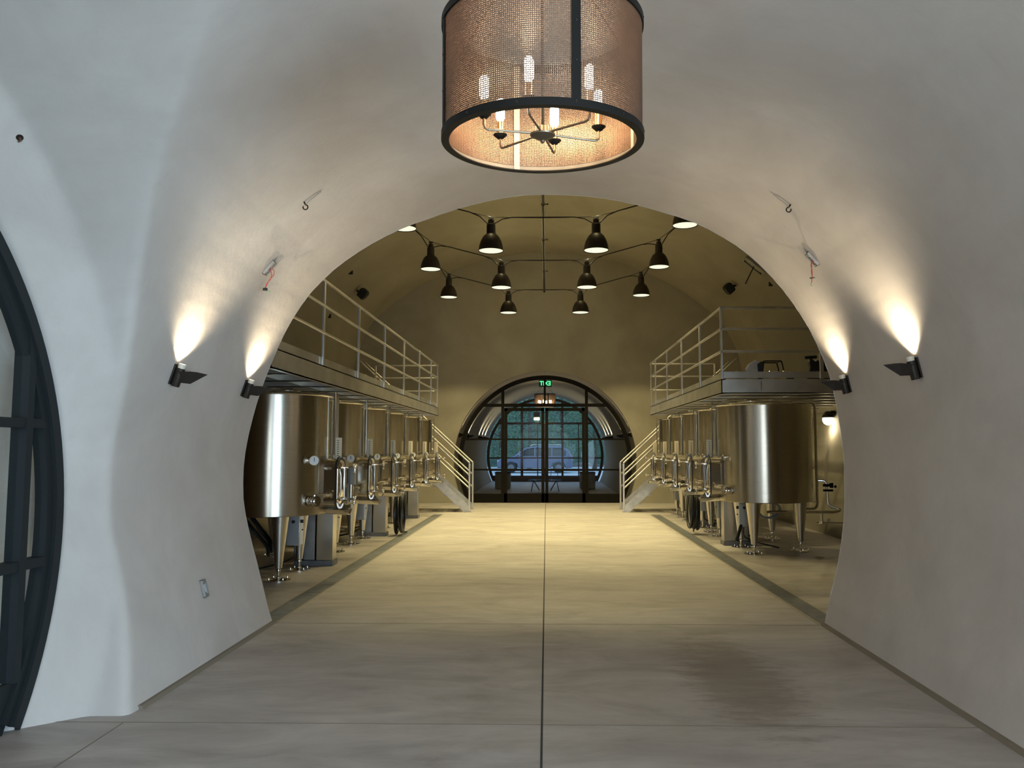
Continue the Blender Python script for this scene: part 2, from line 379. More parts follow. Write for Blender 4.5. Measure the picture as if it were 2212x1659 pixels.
def sroot(name, loc=(0,0,0)):
    o = bpy.data.objects.new(name, None); C.objects.link(o); o['kind'] = 'structure'; o.location = loc; return o
w1 = sroot('window_1')
disc_frame(w1, 'x', (2.6, 1.15, -3.05), 2.27, .13, .12, [(1.74, .055), (.92, .055)],
           [(4.53, .055, .27, 2.32), (3.62, .055, .27, None), (2.6, .09, .0, None), (1.58, .055, .27, None)], .27, frame_m, glass_m)
d1 = sroot('door_1')
disc_frame(d1, 'y', (DCX, DCZ, YF+.16), DR, .12, .11, [(2.82, .09), (1.83, .05), (.95, .05)],
           [(-1.27, .085, 0, None), (1.17, .085, 0, None), (-.045, .06, 2.8, None)], .26, frame_b, glass_d)
for s in (-1, 1):                                                     # the two door leaves
    xa, xb = (-1.22, -.06) if s < 0 else (-.03, 1.12)
    b = MB(); y0, y1 = YF+.1, YF+.15
    b.box(xa, xa+.085, y0, y1, .01, 2.74); b.box(xb-.085, xb, y0, y1, .01, 2.74); b.box(xa, xb, y0, y1, 2.65, 2.74); b.box(xa, xb, y0, y1, .01, .27)
    lf = b.build('door_leaf', frame_b, d1, smooth=0)
    h = MB(); hx = xb-.04 if s < 0 else xa+.04
    h.tube(bend([(hx, y0, .85), (hx, y0-.06, .85), (hx, y0-.06, 1.25), (hx, y0, 1.25)], .03), .011, 8); h.build('door_handle', bronze, lf)
d2 = sroot('window_2')
disc_frame(d2, 'y', (-.06, 1.2, 36.9), 2.72, .12, .12, [(2.71, .10), (1.10, .07), (1.97, .05), (.54, .09)],
           [(-1.14, .12, 0, None), (.75, .10, 0, None), (-.41, .05, .2, 2.7), (1.5, .05, .2, 2.7), (-1.9, .05, .2, 2.7), (-.07, .1, .2, 2.7)], .28, mat('brown_door_paint', (.07, .035, .018), .5), glass_m)
w3 = sroot('window_3')
disc_frame(w3, 'y', (ACX, ACZ, -3.8), 2.78, .12, .12, [(2.6, .06), (1.5, .06)], [(-1.4, .06, .2, None), (0, .09, 0, None), (1.4, .06, .2, None)], .25, frame_m, glass_m)
w4 = sroot('added_window')  # unseen window, added as an opening for the side fill
disc_frame(w4, 'x', (-1.1, 1.17, 3.08), 2.02, .12, .12, [(1.9, .05), (.95, .05)], [(-2.2, .05, .2, None), (-1.1, .08, 0, None), (0, .05, .2, None)], .25, frame_m, glass_m)
# end of the side passage seen dimly through window_1
MB().box(-9.0, -8.85, -.5, 5.6, -.05, 4.2).build('wall_left', plaster, kind='structure', smooth=0)

# ---------------------------------------------------------------- trench drains
def trench(s, label):
    t = thing('trench_drain', label, 'floor drain', (s*2.58, 13.2, 0))
    b = MB(); b.box(-.125, -.1, -5.9, 5.75, 0, .004); b.box(.1, .125, -5.9, 5.75, 0, .004); b.build('drain_rim', drain_edge, t, smooth=0, label='pale metal drain rim')
    g = MB(); y = -5.9; k = 0
    while y < 5.7:
        y2 = min(y+.5, 5.75); g.box(-.1, .1, y, y2-.006, .0005, .003); y = y2
    g.build('drain_grate', grate_m, t, smooth=0)
trench(-1, 'long dark grey trench drain in the floor beside the left tank row')
trench(1, 'long dark grey trench drain in the floor beside the right tank row')

# ================================================================ WINE TANKS
def make_tank(si, R, label, gauge):
    """inner side (aisle) is si*+X"""
    t = thing('wine_tank', label, 'tank', (0, 0, 0))
    b = MB(); b.lathe([(0, .83), (R-.10, .80), (R-.02, .775), (R, .785), (R, 2.235), (R-.012, 2.255), (R-.05, 2.262), (R*.5, 2.30), (0, 2.31)], n=72); b.build('tank_body', steel, t, smooth=30)
    b = MB(); b.tube([((R+.004)*math.cos(a), (R+.004)*math.sin(a), 2.24) for a in [2*PI*k/64 for k in range(64)]], .012, 8, closed=True); b.build('top_rim', polish, t)
    b = MB(); b.lathe([(0, 2.325), (.17, 2.325), (.2, 2.315), (.2, 2.27), (.215, 2.27)], (si*.18, 0, 0), n=28); b.tube(bend([(si*.1, 0, 2.32), (si*.1, 0, 2.342), (si*.26, 0, 2.342), (si*.26, 0, 2.32)], .02), .008, 6); b.build('top_hatch', polish, t)
    for dx, dy in ((.27, -.4), (.27, .4), (-.55, 0)):
        x, y = si*dx, dy
        lg = MB().lathe([(.0, .80), (.115, .80), (.045, .16), (.045, .15), (.0, .15)], (x, y, 0), n=24).build('leg', steel_leg, t)
        f = MB(); f.lathe([(0, .0), (.15, .0), (.15, .014), (.05, .02), (.028, .03), (.028, .05), (.016, .055), (.016, .105), (.026, .11), (.026, .13), (.018, .15), (0, .15)], (x, y, 0), n=28)
        f.build('foot_plate', polish, lg)
        for q in range(4):
            a = PI/4+q*PI/2; f = MB(); f.lathe([(0, .05), (.008, .048), (.012, .035), (.012, .014)], (x+.12*math.cos(a), y+.12*math.sin(a), 0), n=10); f.build('bolt', polish, lg)
    # manway on the aisle side: stadium-shaped neck with a domed door
    def stad(w, h, zc, n=10):
        r = w; out = []
        for k in range(n+1): a = PI*k/n; out.append((r*math.cos(a), zc+h+r*.62*math.sin(a)))
        for k in range(n+1): a = PI+PI*k/n; out.append((r*math.cos(a), zc-h+r*.62*math.sin(a)))
        return out
    zc = 1.145; X0, X1 = R-.05, R+.13; b = MB()
    o1 = stad(.19, .20, zc); o2 = stad(.172, .19, zc); n = len(o1)
    ring = lambda P, x: [b._v((si*x, p[0], p[1])) for p in P]
    Rs = [ring(o1, X0), ring(o1, X1), ring(stad(.20, .205, zc), X1), ring(stad(.20, .205, zc), X1+.015), ring(o2, X1+.015), ring(o2, X1-.03)]
    for A, B in zip(Rs, Rs[1:]):
        for k in range(n): b.b.faces.new((A[k], A[(k+1)%n], B[(k+1)%n], B[k]))
    b.build('manway_neck', polish, t, label='polished manway neck')
    b = MB(); D = [stad(.172*q, .19*q, zc) for q in (1, .8, .5, .2)]; xs = (X1-.01, X1+.012, X1+.028, X1+.034)
    rr = [ring_ for ring_ in ([b._v((si*x, p[0], p[1])) for p in P] for P, x in zip(D, xs))]
    for A, B in zip(rr, rr[1:]):
        for k in range(n): b.b.faces.new((A[k], A[(k+1)%n], B[(k+1)%n], B[k]))
    b.b.faces.new(rr[-1]); dr = b.build('manway_door', polish, t, label='mirror-polished manway door')
    b = MB(); gk = [[b._v((si*x, p[0], p[1])) for p in stad(w_, h_, zc)] for w_, h_, x in ((.205, .208, X1-.012), (.212, .212, X1-.008), (.212, .212, X1+.0), (.205, .208, X1+.004))]
    for A, B in zip(gk, gk[1:]):
        for k in range(n): b.b.faces.new((A[k], A[(k+1)%n], B[(k+1)%n], B[k]))
    b.build('gasket', rubber, t)
    b = MB(); b.cyl((si*(X1+.06), 0, zc-.2), (si*(X1+.06), 0, zc+.2), .014, n=10); b.build('door_bar', polish, dr)
    for z in (zc+.2, zc-.2):
        b = MB(); b.box(*sorted((si*(X1+.03), si*(X1+.055))), -.17, .17, z-.014, z+.014); b.cyl((si*(X1+.05), .02, z), (si*(X1+.20), .02, z), .014, n=10)
        cb = b.build('clamp_bar', polish, t, bevel=.003)
        b = MB(); b.M = Matrix.Translation((si*(X1+.18), .02, z))
        for q in range(3):
            a = q*2*PI/3+.5; b.cyl((0, 0, 0), (0, .055*math.cos(a), .055*math.sin(a)), .010, n=8); b.sphere((0, .058*math.cos(a), .058*math.sin(a)), .018, n=8)
        b.sphere((si*.0, 0, 0), .02, n=10); b.build('hand_knob', polish, cb)
    b = MB(); prev = None                                            # spout under the manway
    for k in range(9):
        a = -1.25+2.5*k/8; y = .17*math.sin(a); zz = .83-.10*math.cos(a)
        row = [b._v((si*(R-.02), y, zz+.03)), b._v((si*(X1+.13), y*.8, zz+.02)), b._v((si*(X1+.13), y*.8, zz+.026)), b._v((si*(R-.02), y, zz+.036))]
        if prev:
            for j in range(4): b.b.faces.new((prev[j], prev[(j+1)%4], row[(j+1)%4], row[j]))
        prev = row
    b.build('spout', polish, t)
    b = MB(); b.prism([(si*(R-.02), .86), (si*(X1+.06), .90), (si*(X1+.13), .80), (si*(X1+.07), .76), (si*(R-.02), .80)], -.02, -.012); b.build('spout_fin', polish, t)
    b = MB(); q = Vector((si*(R+.06), 0, 1.41)); b.sphere(q, .06, (1.1, 2.0, .75), n=18); b.build('manway_cap', polish, t)
    b = MB(); b.cyl((si*(R+.05), 0, 1.44), (si*(R+.05), 0, 2.30), .011, n=10)
    for z in (1.5, 2.2): b.cyl((si*(R-.02), 0, z), (si*(R+.055), 0, z), .009, n=8)
    b.sphere((si*(R+.05), 0, 1.44), .02, n=10); b.build('level_tube', polish, t)
    b = MB(); b.box(*sorted((si*(R+.066), si*(R+.145))), -.004, .004, 1.46, 1.72); pl = b.build('level_scale', white_p, t, smooth=0, label='narrow white level scale plate')
    b = MB()
    for q in range(8): b.box(*sorted((si*(R+.085), si*(R+.11))), -.0052, .0052, 1.49+q*.027, 1.498+q*.027)
    b.build('scale_marks', black, pl, smooth=0)
    def on(phi, r, z): return Vector((si*math.cos(phi)*r, -math.sin(phi)*r, z))
    ph = .62 if gauge else .50
    if gauge:
        a, c = on(ph, R-.01, 1.44), on(ph, R+.10, 1.44); b = MB(); b.cyl(a, c, .014, n=10); b.cyl(a, on(ph, R+.03, 1.44), .03, n=14); dd_ = Vector((si*math.cos(1.08), -math.sin(1.08), 0)); b.cyl(c-dd_*.02, c+dd_*.022, .058, n=24)
        th = b.build('thermometer', polish, t)
        b = MB(); b.cyl(c+dd_*.0225, c+dd_*.025, .049, n=24); b.build('thermometer_dial', dial, th, label='white thermometer dial')
        b = MB(); q = c+dd_*.027; b.cyl(q+Vector((0, 0, -.012)), q+Vector((0, 0, .036)), .004, n=6); b.build('thermometer_needle', black, th)
    else:
        b = MB(); a = on(ph, R-.01, 1.45); b.cyl(a, on(ph, R+.07, 1.45), .016, n=12); b.cyl(on(ph, R+.03, 1.45), on(ph, R+.05, 1.45), .03, n=14); b.cyl(on(ph, R+.07, 1.45), on(ph, R+.07, 1.40), .012, n=10)
        b.sphere(on(ph, R+.075, 1.475), .018, n=10); b.sphere(on(ph-.06, R+.08, 1.445), .013, n=8); b.build('sample_tap', polish, t)
    ph = .58; b = MB(); b.cyl(on(ph, R-.02, .95), on(ph, R+.14, .95), .042, n=18)
    for r0 in (.02, .06, .11): b.cyl(on(ph, R+r0, .95), on(ph, R+r0+.016, .95), .064, n=20)
    dv = b.build('drain_valve', polish, t)
    b = MB(); q = on(ph, R+.085, .95); b.cyl(q, q+Vector((0, 0, .075)), .010, n=8); b.tube([q+Vector((0, 0, .07)), q+Vector((si*.06, .05, .085)), q+Vector((si*.10, .10, .08))], [.009, .008, .010], 8); b.build('valve_handle', polish, dv)
    b = MB(); q = on(-.5, R+.05, .93); b.cyl(on(-.5, R-.02, .93), on(-.5, R+.11, .93), .024, n=14); b.cyl(q, q+Vector((0, 0, .07)), .009, n=8); b.cyl(q+Vector((0, -.05, .07)), q+Vector((0, .05, .07)), .008, n=8)
    b.cyl(on(-.5, R+.1, .93), on(-.5, R+.115, .93), .04, n=16); b.build('racking_valve', polish, t)
    b = MB(); bx = sorted((si*.21, si*.38)); b.box(bx[0], bx[1], .04, .20, .36, .74); cb = b.build('control_box', boxm, t, bevel=.008, label='grey control box hung under the tank')
    b = MB(); xx = si*.385; b.cyl((xx-si*.01, .10, .66), (xx+si*.02, .10, .66), .022, n=12); b.build('switch', black, cb)
    b = MB(); b.cyl((xx-si*.01, .14, .55), (xx+si*.008, .14, .55), .009, n=8); b.build('push_button', black, cb)
    b = MB(); b.cyl((si*.30, .045, .66), (si*.30, .02, .66), .022, n=12); b.build('side_switch', black, cb)
    b = MB(); b.tube(bend([(si*.3, .12, .37), (si*.3, .12, .2), (si*.1, .15, .12), (-si*.3, .3, .015)], .06), .012, 8); b.build('cable', rubber, cb)
    return t
LX, LY0, LS = -3.5, 9.97, 1.77
RX, RY0, RS = 3.38, 12.4, 1.545
gl = 'stainless steel tanks of the left row'; gr = 'stainless steel tanks of the right row'
ordn = ['first', 'second', 'third', 'fourth', 'fifth', 'sixth']
Llab = ['largest-looking steel tank with dial thermometer, nearest in the left row beside the arch',
        'second steel tank from the arch in the left row, just behind the nearest one',
        'third steel tank from the arch in the left row, before the black hose coil',
        'fourth steel tank from the arch in the left row, behind the hanging hose coil',
        'fifth steel tank from the arch in the left row, last but one before the stairs',
        'farthest steel tank in the left row, beside the left staircase']
tl = make_tank(1, .76, Llab[0], True); tl['group'] = gl; tl.location = (LX, LY0, 0)
for k in range(1, 6): place_copy(tl, (LX, LY0+LS*k, 0), Llab[k])
Rlab = ['large steel tank under the open corner of the right walkway, nearest in its row',
        'second steel tank of the right row, directly behind the fully visible corner tank',
        'middle steel tank of the right row, behind the hanging black hoses',
        'fourth steel tank of the right row, last but one before the stairs',
        'farthest steel tank in the right row, beside the right staircase']
tr = make_tank(-1, .73, Rlab[0], False); tr['group'] = gr; tr.location = (RX, RY0, 0)
for k in range(1, 5): place_copy(tr, (RX, RY0+RS*k, 0), Rlab[k])

# ---------------------------------------------------------------- walkways
def walkway(si, X, Y1, Y2, posts, cols, label, near_end, XW=5.45):
    """si -1 left / +1 right; X: aisle edge"""
    t = thing('walkway', label, 'walkway', (si*X, Y1, 2.35)); ox, oy, oz = si*X, Y1, 2.35
    def mb(): b = MB(); b.M = Matrix.Translation((-ox, -oy, -oz)); return b
    def bx(b, xa, xb, *r): b.box(min(xa, xb), max(xa, xb), *r)
    zt, zb = 2.55, 2.35
    b = mb(); bx(b, si*X, si*(X+.012), Y1, Y2, zb, zt); bx(b, si*X, si*(X+.06), Y1, Y2, zb, zb+.012); bx(b, si*X, si*(X+.06), Y1, Y2, zt-.012, zt); b.build('side_beam', alum, t, smooth=0)
    b = mb(); bx(b, si*X, si*XW, Y1, Y1+.012, zb, zt); bx(b, si*X, si*XW, Y1, Y1+.06, zb, zb+.012); b.build('end_beam', alum, t, smooth=0)
    b = mb(); bx(b, si*X, si*XW, Y2-.012, Y2, zb, zt); b.build('end_beam', alum, t, smooth=0)
    y = Y1+.9
    while y < Y2-.3:
        b = mb(); bx(b, si*(X+.02), si*XW, y, y+.01, zb+.02, zt-.03); bx(b, si*(X+.02), si*XW, y, y+.05, zb+.02, zb+.03); b.build('joist', alum, t, smooth=0); y += .885 if si < 0 else .78
    b = mb()
    for xx in (X+.55, X+1.35, X+2.1): bx(b, si*xx, si*(xx+.008), Y1, Y2, zb+.04, zt-.03)
    b.build('stringer', alum, t, smooth=0)
    b = mb(); y = Y1+.02
    while y < Y2: bx(b, si*(X+.02), si*XW, y, y+.006, zt-.03, zt-.003); y += .045
    xx = X+.1
    while xx < XW: bx(b, si*xx, si*(xx+.005), Y1, Y2, zt-.012, zt-.003); xx += .2
    b.build('grating', galv, t, smooth=0)
    b = mb(); bx(b, si*(X+.03), si*(X+.036), Y1, Y2, zt, zt+.10)
    if near_end: bx(b, si*X, si*XW, Y1+.03, Y1+.036, zt+.018, zt+.108)
    b.build('toe_board', alum, t, smooth=0)
    H = 3.56
    for y in posts:
        b = mb(); bx(b, si*(X+.002), si*(X+.028), y-.03, y+.03, zt-.02, H); b.sphere((si*(X+.014), y, H+.008), .018, n=8); b.build('rail_post', alum, t, bevel=.003)
    if near_end:
        for x in (X+1.38, XW-.25):
            b = mb(); bx(b, si*x, si*(x+.05), Y1, Y1+.035, zt-.02, H); b.build('rail_post', alum, t, bevel=.003)
    b = mb(); x = X+1.5; bx(b, si*x, si*(x+.04), Y2-.04, Y2, zt-.02, H); b.build('rail_post', alum, t, bevel=.003)
    for z in (H, 3.26, 2.94):
        b = mb(); b.tube([(si*(X+.014), Y1, z), (si*(X+.014), Y2, z)], .019, 10); b.build('guard_rail', alum, t)
        b = mb(); b.tube([(si*(X+.014), Y2-.02, z), (si*(X+1.5), Y2-.02, z)], .017, 10); b.build('guard_rail', alum, t)
        if near_end:
            b = mb(); b.tube([(si*(X+.014), Y1+.015, z), (si*(XW+.08), Y1+.015, z)], .019, 10); b.build('guard_rail', alum, t)
    # landing where the stairs arrive
    b = mb(); bx(b, si*4.66, si*XW, Y2, 20.55, zb, zt); b.build('landing', galv, t, smooth=0)
    for y in cols:
        b = mb(); bx(b, si*2.90, si*3.12, y-.10, y+.10, .07, zb); c_ = b.build('support_column', steel_leg, t, bevel=.006)
        b = mb(); bx(b, si*3.15, si*3.33, y-.02, y+.0, .07, zb); bx(b, si*3.15, si*3.165, y-.02, y+.12, .07, zb); bx(b, si*3.315, si*3.33, y-.02, y+.12, .07, zb); b.build('support_channel', galv, t, smooth=0, label='grey galvanized support channel')
        b = mb(); bx(b, si*2.89, si*3.42, y-.12, y+.14, 0, .07); b.build('column_base', grate_m, c_, bevel=.004)
    return t
walkway(-1, 2.6, 7.36, 18.86, [7.5, 9.12, 10.85, 12.6, 14.35, 16.1, 17.75, 18.8], [10.86, 14.38, 17.95], 'raised metal walkway with railing above the left tank row', False)
walkway(1, 2.45, 11.02, 18.57, [11.05, 12.6, 14.3, 16.05, 17.75, 18.52], [13.17, 16.27], 'raised metal walkway with railing above the right tank row', True)

# ---------------------------------------------------------------- stairs
def stairs(si, label):
    t = thing('metal_staircase', label, 'staircase', (si*1.88, 20.1, 0))
    def mb(): b = MB(); b.M = Matrix.Translation((-si*1.88, -20.1, 0)); return b
    sl = .915; x0, xe = 1.88, 4.66; ze = (xe-x0)*sl
    for y in (19.65, 20.5):
        b = mb(); P = [(si*x0, 0), (si*(x0+.14), 0), (si*xe, ze-.18), (si*xe, ze+.06), (si*(x0+.02), .14), (si*x0, .12)]
        b.prism(P, y-.006, y+.006); 
        b.prism([(si*(x0+.14), 0), (si*(x0+.16), .0), (si*xe, ze-.17), (si*xe, ze-.18)], y-.035, y+.035)
        b.build('stringer', galv, t, smooth=0)
        b = mb(); b.box(*sorted((si*(x0+.01), si*(x0+.05))), y-.03, y+.03, .0, 1.2); b.build('rail_post', alum, t, bevel=.003)
        for h in (1.21, .90, .58):
            b = mb(); b.tube([(si*(x0+.03), y, h), (si*(xe+.1), y, h+(xe+.07-x0)*sl)], .020, 10); b.build('hand_rail', alum, t)
        b = mb(); xm = x0+1.9; b.box(*sorted((si*xm, si*(xm+.04))), y-.02, y+.02, 1.9*sl, 1.9*sl+1.2); b.build('rail_post', alum, t)
    for k in range(1, 12):
        z = k*.2127; x = x0+z/sl; b = mb(); b.box(*sorted((si*(x-.02), si*(x+.24))), 19.66, 20.49, z-.03, z); b.build('tread', galv, t, bevel=.004)
    b = mb(); b.box(*sorted((si*(x0-.02), si*(x0+.16))), 19.62, 19.69, 0, .012); b.box(*sorted((si*(x0-.02), si*(x0+.16))), 20.47, 20.54, 0, .012); b.build('base_plate', alum, t)
stairs(-1, 'metal staircase with pipe handrails descending at the far left, before the glass doors')
stairs(1, 'metal staircase with pipe handrails descending at the far right, before the glass doors')

# ---------------------------------------------------------------- hoses, valve guard, pipes
def hose_coil(x, y, top, bot, w, label, seed, n=9):
    rnd = random.Random(seed); t = thing('hose_coil', label, 'hose', (x, y, 0))
    b = MB(); pts = []; N_ = 26; zc, hz = (top+bot)/2, (top-bot)/2
    for k in range(n*N_):
        a = 2*PI*k/N_; j = k/(n*N_); q = 1+.06*math.sin(k*.13+seed)
        ww = w*(.55+.45*(1-math.sin(a))*.5+.3*math.cos(a)**2)
        pts.append((.07*math.sin(j*9+seed)+.03*math.cos(a*.5), ww*math.cos(a)*q+.05*math.sin(j*7), zc+hz*math.sin(a)*(1-.10*abs(math.sin(j*5+1)))-.0))
    b.tube(pts, .019, 7); b.build('hose', rubber, t)
    b = MB(); b.tube(bend([(0, -.02, top+.02), (0, .02, top+.06), (0, .1, top+.02), (0, .12, bot+.12), (.03, .2, bot+.01), (.06, .42, .02)], .05), .017, 7); b.build('hose_tail', rubber, t)
    b = MB(); b.cyl((0, -.03, top-.02), (0, .06, top+.04), .03, n=10); b.build('hose_coupling', polish, t)
    b = MB(); b.tube(bend([(0, 0, top+.03), (0, 0, top+.13), (-.1 if x < 0 else .1, 0, top+.13)], .03), .008, 8); b.build('hook', polish, t)
    return t
hose_coil(-2.68, 14.45, .78, .03, .17, 'coiled black hose hanging at the left tank row, touching the floor', 1)
hose_coil(2.72, 14.7, .79, .09, .15, 'bundle of black hoses hanging at the right tank row', 4, 11)
t = thing('valve_guard', 'grey motor housing between the two nearest left tanks', 'motor', (-2.75, 11.15, 0))
b = MB(); b.prism([(-.22, .82), (.20, .82), (.25, .87), (.22, .98), (.1, 1.07), (-.1, 1.1), (-.22, 1.1)], -.02, .0, 'yz'); b.build('guard_plate', greyplas, t, bevel=.004)
b = MB(); b.cyl((.02, -.12, 1.08), (.02, -.12, 1.30), .065, n=18); b.cyl((.02, -.12, 1.30), (.02, -.12, 1.33), .072, n=18); b.build('motor_body', greyplas, t)
b = MB(); b.cyl((.02, -.12, .84), (.02, -.12, 1.08), .025, n=12); b.box(-.30, 0.02, -.14, -.10, .86, .90); b.build('shaft', polish, t)

t = thing('pipework', 'thin steel pipes and valves running beside the corner tank of the right row', 'pipes', (4.27, 12.6, 0))
def mbp(): b = MB(); b.M = Matrix.Translation((-4.27, -12.6, 0)); return b
b = mbp(); b.tube(bend([(3.9, 12.6, 2.315), (4.27, 12.6, 2.315), (4.27, 12.6, .635), (3.95, 12.6, .635)], .08), .021, 10); b.build('riser_pipe', polish, t)
b = mbp(); b.tube(bend([(4.3, 12.7, 1.07), (4.44, 12.65, 1.07), (4.44, 12.6, .68), (4.62, 12.5, .62), (4.5, 12.5, .59), (3.45, 12.5, .59)], .07), .021, 10); b.build('return_pipe', polish, t)
b = mbp(); b.cyl((4.30, 12.5, .6), (4.30, 12.5, .42), .02, n=12); b.cyl((4.30, 12.5, .45), (4.30, 12.5, .41), .05, n=16); b.cyl((4.22, 12.5, .43), (4.62, 12.42, .43), .010, n=8); b.sphere((4.40, 12.5, .47), .025); b.build('lower_valve', polish, t)
b = mbp(); b.cyl((4.37, 12.6, 1.0), (4.52, 12.6, 1.0), .022, n=12); b.cyl((4.37, 12.6, .92), (4.52, 12.6, .92), .018, n=12); b.cyl((4.5, 12.6, .96), (4.5, 12.6, 1.04), .03, n=14); b.sphere((4.56, 12.6, .98), .022); b.build('upper_valve', bronze2, t)
for z in (1.75, 1.28, .74):
    b = mbp(); b.box(4.08, 4.31, 12.585, 12.615, z-.006, z+.006); b.build('pipe_bracket', polish, t)
for k, (x, y, rr, lab) in enumerate(((3.42, 12.75, .13, 'grey flexible hose looped beneath the corner tank on the right'), )):
    b = MB(); b.tube([(x+.15+rr*math.cos(a)*1.4, y+a*.01, .6+rr*math.sin(a)) for a in [PI*.8+k_*.35 for k_ in range(30)]], .016, 8); o = b.build('loop_hose', greyplas); tag(o, lab, 'hose')
b = MB(); b.tube(bend([(3.15, 12.65, .80), (3.14, 12.6, .60), (3.02, 12.45, .36), (2.9, 12.2, .2)], .12), .026, 8); b.build('floor_hose', rubber)
tag(bpy.data.objects['floor_hose'], 'short thick black hose curving behind the corner tank leg on the right', 'hose')
b = MB(); b.tube(bend([(-3.95, 10.3, .83), (-3.7, 10.1, .62), (-3.45, 9.9, .42), (-3.42, 9.85, .3)], .12), .03, 8)
b.tube(bend([(-4.05, 10.3, .83), (-3.75, 10.05, .58), (-3.45, 9.8, .38), (-3.4, 9.7, .28)], .12), .022, 8); tag(b.build('floor_hose', rubber), 'black hoses slung under the nearest left tank', 'hose')

# items on the right walkway
zt = 2.556
t = thing('leaning_panel', 'pale curved panel leaning on the right walkway beside the wire frame', 'panel', (3.12, 11.65, zt))
b = MB(); b.prism([(-.14, 0), (.0, 0), (.03, .30), (-.02, .33), (-.12, .27), (-.17, .2)], -.01, .01); b.build('panel_sheet', galv, t, smooth=0)
b = MB(); b.prism([(.02, 0), (.06, 0), (.09, .26), (.06, .31), (.0, .27)], -.025, -.012); b.build('panel_handle', black, t, smooth=0)
t = thing('wire_frame_rack', 'open rectangular metal frame standing on the right walkway', 'rack', (3.36, 11.8, zt))
b = MB()
for yy in (-.12, .12): b.tube(bend([(-.17, yy, 0), (-.13, yy, .32), (.13, yy, .32), (.20, yy, 0)], .02), .010, 8)
for xx, zz in ((-.13, .32), (.13, .32), (-.17, .01), (.19, .01)): b.cyl((xx, -.12, zz), (xx, .12, zz), .008, n=8)
b.build('rack_frame', bronze2, t)
for k, (x, lab) in enumerate(((3.28, 'small steel hook fitting on the right walkway, left inside the open frame'), (3.46, 'cluster of brass fittings on the right walkway, at the foot of the open frame'))):
    t = thing('pipe_fitting', lab, 'fitting', (x, 11.45, zt))
    b = MB()
    if k == 0: b.tube(bend([(0, 0, 0), (.01, 0, .13), (-.03, 0, .15), (-.05, 0, .11)], .03), .012, 8); b.build('fitting_body', polish, t)
    else:
        b.cyl((-.05, 0, .03), (.05, 0, .05), .03, n=12); b.sphere((0, 0, .12), .035); b.cyl((0, 0, .04), (0, 0, .13), .018, n=10); b.tube([(-.06, 0, .02), (-.04, 0, .09), (.03, 0, .13), (.08, 0, .06)], .014, 8); b.build('fitting_body', brass, t)
        b = MB(); b.box(.02, .13, -.03, .03, 0, .06); b.build('fitting_base', black, t)
t = thing('hand_pump', 'black hand pump with T-shaped handle standing on the right walkway by the post', 'pump', (3.90, 11.6, zt))
b = MB(); b.prism([(-.07, 0), (.14, 0), (.14, .3), (.05, .30), (.0, .33), (-.04, .30), (-.03, .2), (-.06, .12)], -.05, .05); b.build('pump_body', black, t, bevel=.01)
b = MB(); b.cyl((-.09, 0, .36), (.08, 0, .37), .024, n=12); b.cyl((0, 0, .3), (0, 0, .36), .02, n=10); b.build('pump_handle', black, t)
t = thing('equipment_case', 'black case on the right walkway partly hidden by the arch', 'case', (4.22, 11.9, zt))
MB().box(-.2, .3, -.15, .15, 0, .34).build('case_shell', black, t, bevel=.02); b = MB(); b.tube(bend([(-.06, 0, .34), (-.06, 0, .39), (.12, 0, .39), (.12, 0, .34)], .02), .01, 8); b.build('case_handle', black, t)

# wall lamp behind the right tanks
hx = hall_bvh.ray_cast(Vector((0, 0, 1.6)), Vector((4.72, 13.0, .44)).normalized())
p = hx[0]
t = thing('wall_lamp', 'small lit jar lamp on the wall under the right walkway', 'lamp', p)
b = MB(); b.cyl((.06, 0, .13), (-.06, 0, .13), .06, n=16); b.lathe([(0, .18), (.05, .17), (.105, .09), (.11, .05), (0, .05)], (-.12, 0, 0), n=24); b.build('lamp_cap', bronze2, t)
b = MB(); b.lathe([(.10, .05), (.105, .0), (.08, -.06), (.03, -.09), (0, -.095)], (-.12, 0, 0), n=24); b.build('lamp_glass', jar_m, t, label='glowing white glass jar')
light('lamp_glow', 'POINT', (-.14, 0, -.16), 9, (1, .85, .55), parent=t, shadow_soft_size=.05)

# ================================================================ PENDANT LAMPS
def make_pendant(label, grp):
    t = thing('pendant_lamp', label, 'lamp', (0, 0, 0), group=grp)      # origin: hanging point on the cable
    b = MB(); b.box(-.045, .045, -.012, .012, -.02, .015); b.cyl((0, 0, -.02), (0, 0, -.05), .02, n=12); b.build('cable_clamp', black, t)
    b = MB(); b.lathe([(0, -.04), (.052, -.045), (.055, -.12), (.078, -.13), (.080, -.30), (.0, -.30)], n=28); b.build('socket_housing', bronze, t)
    b = MB(); b.lathe([(.06, -.285), (.095, -.30), (.145, -.35), (.185, -.43), (.208, -.51), (.218, -.585), (.226, -.60), (.218, -.603), (.210, -.588), (.20, -.51), (.177, -.43), (.138, -.36), (.08, -.31), (0, -.305)], n=48); b.build('lamp_shade', bronze, t)
    b = MB(); b.lathe([(0, -.592), (.209, -.590)], n=40); b.build('diffuser', disc_m, t, label='glowing white diffuser disc')
    d = light('pendant_light', 'SPOT', (0, 0, -.607), L_PEND, L_PEND_RGB, parent=t, spot_size=math.radians(111), spot_blend=.22, shadow_soft_size=.09)
    return t
rowsY = [13.6, 16.8, 20.0]
XP = [(-2.51, 6.05), (-.97, 5.64), (.88, 5.64), (2.44, 6.08)]
G = 'black dome pendant lamps strung across the hall on cables'
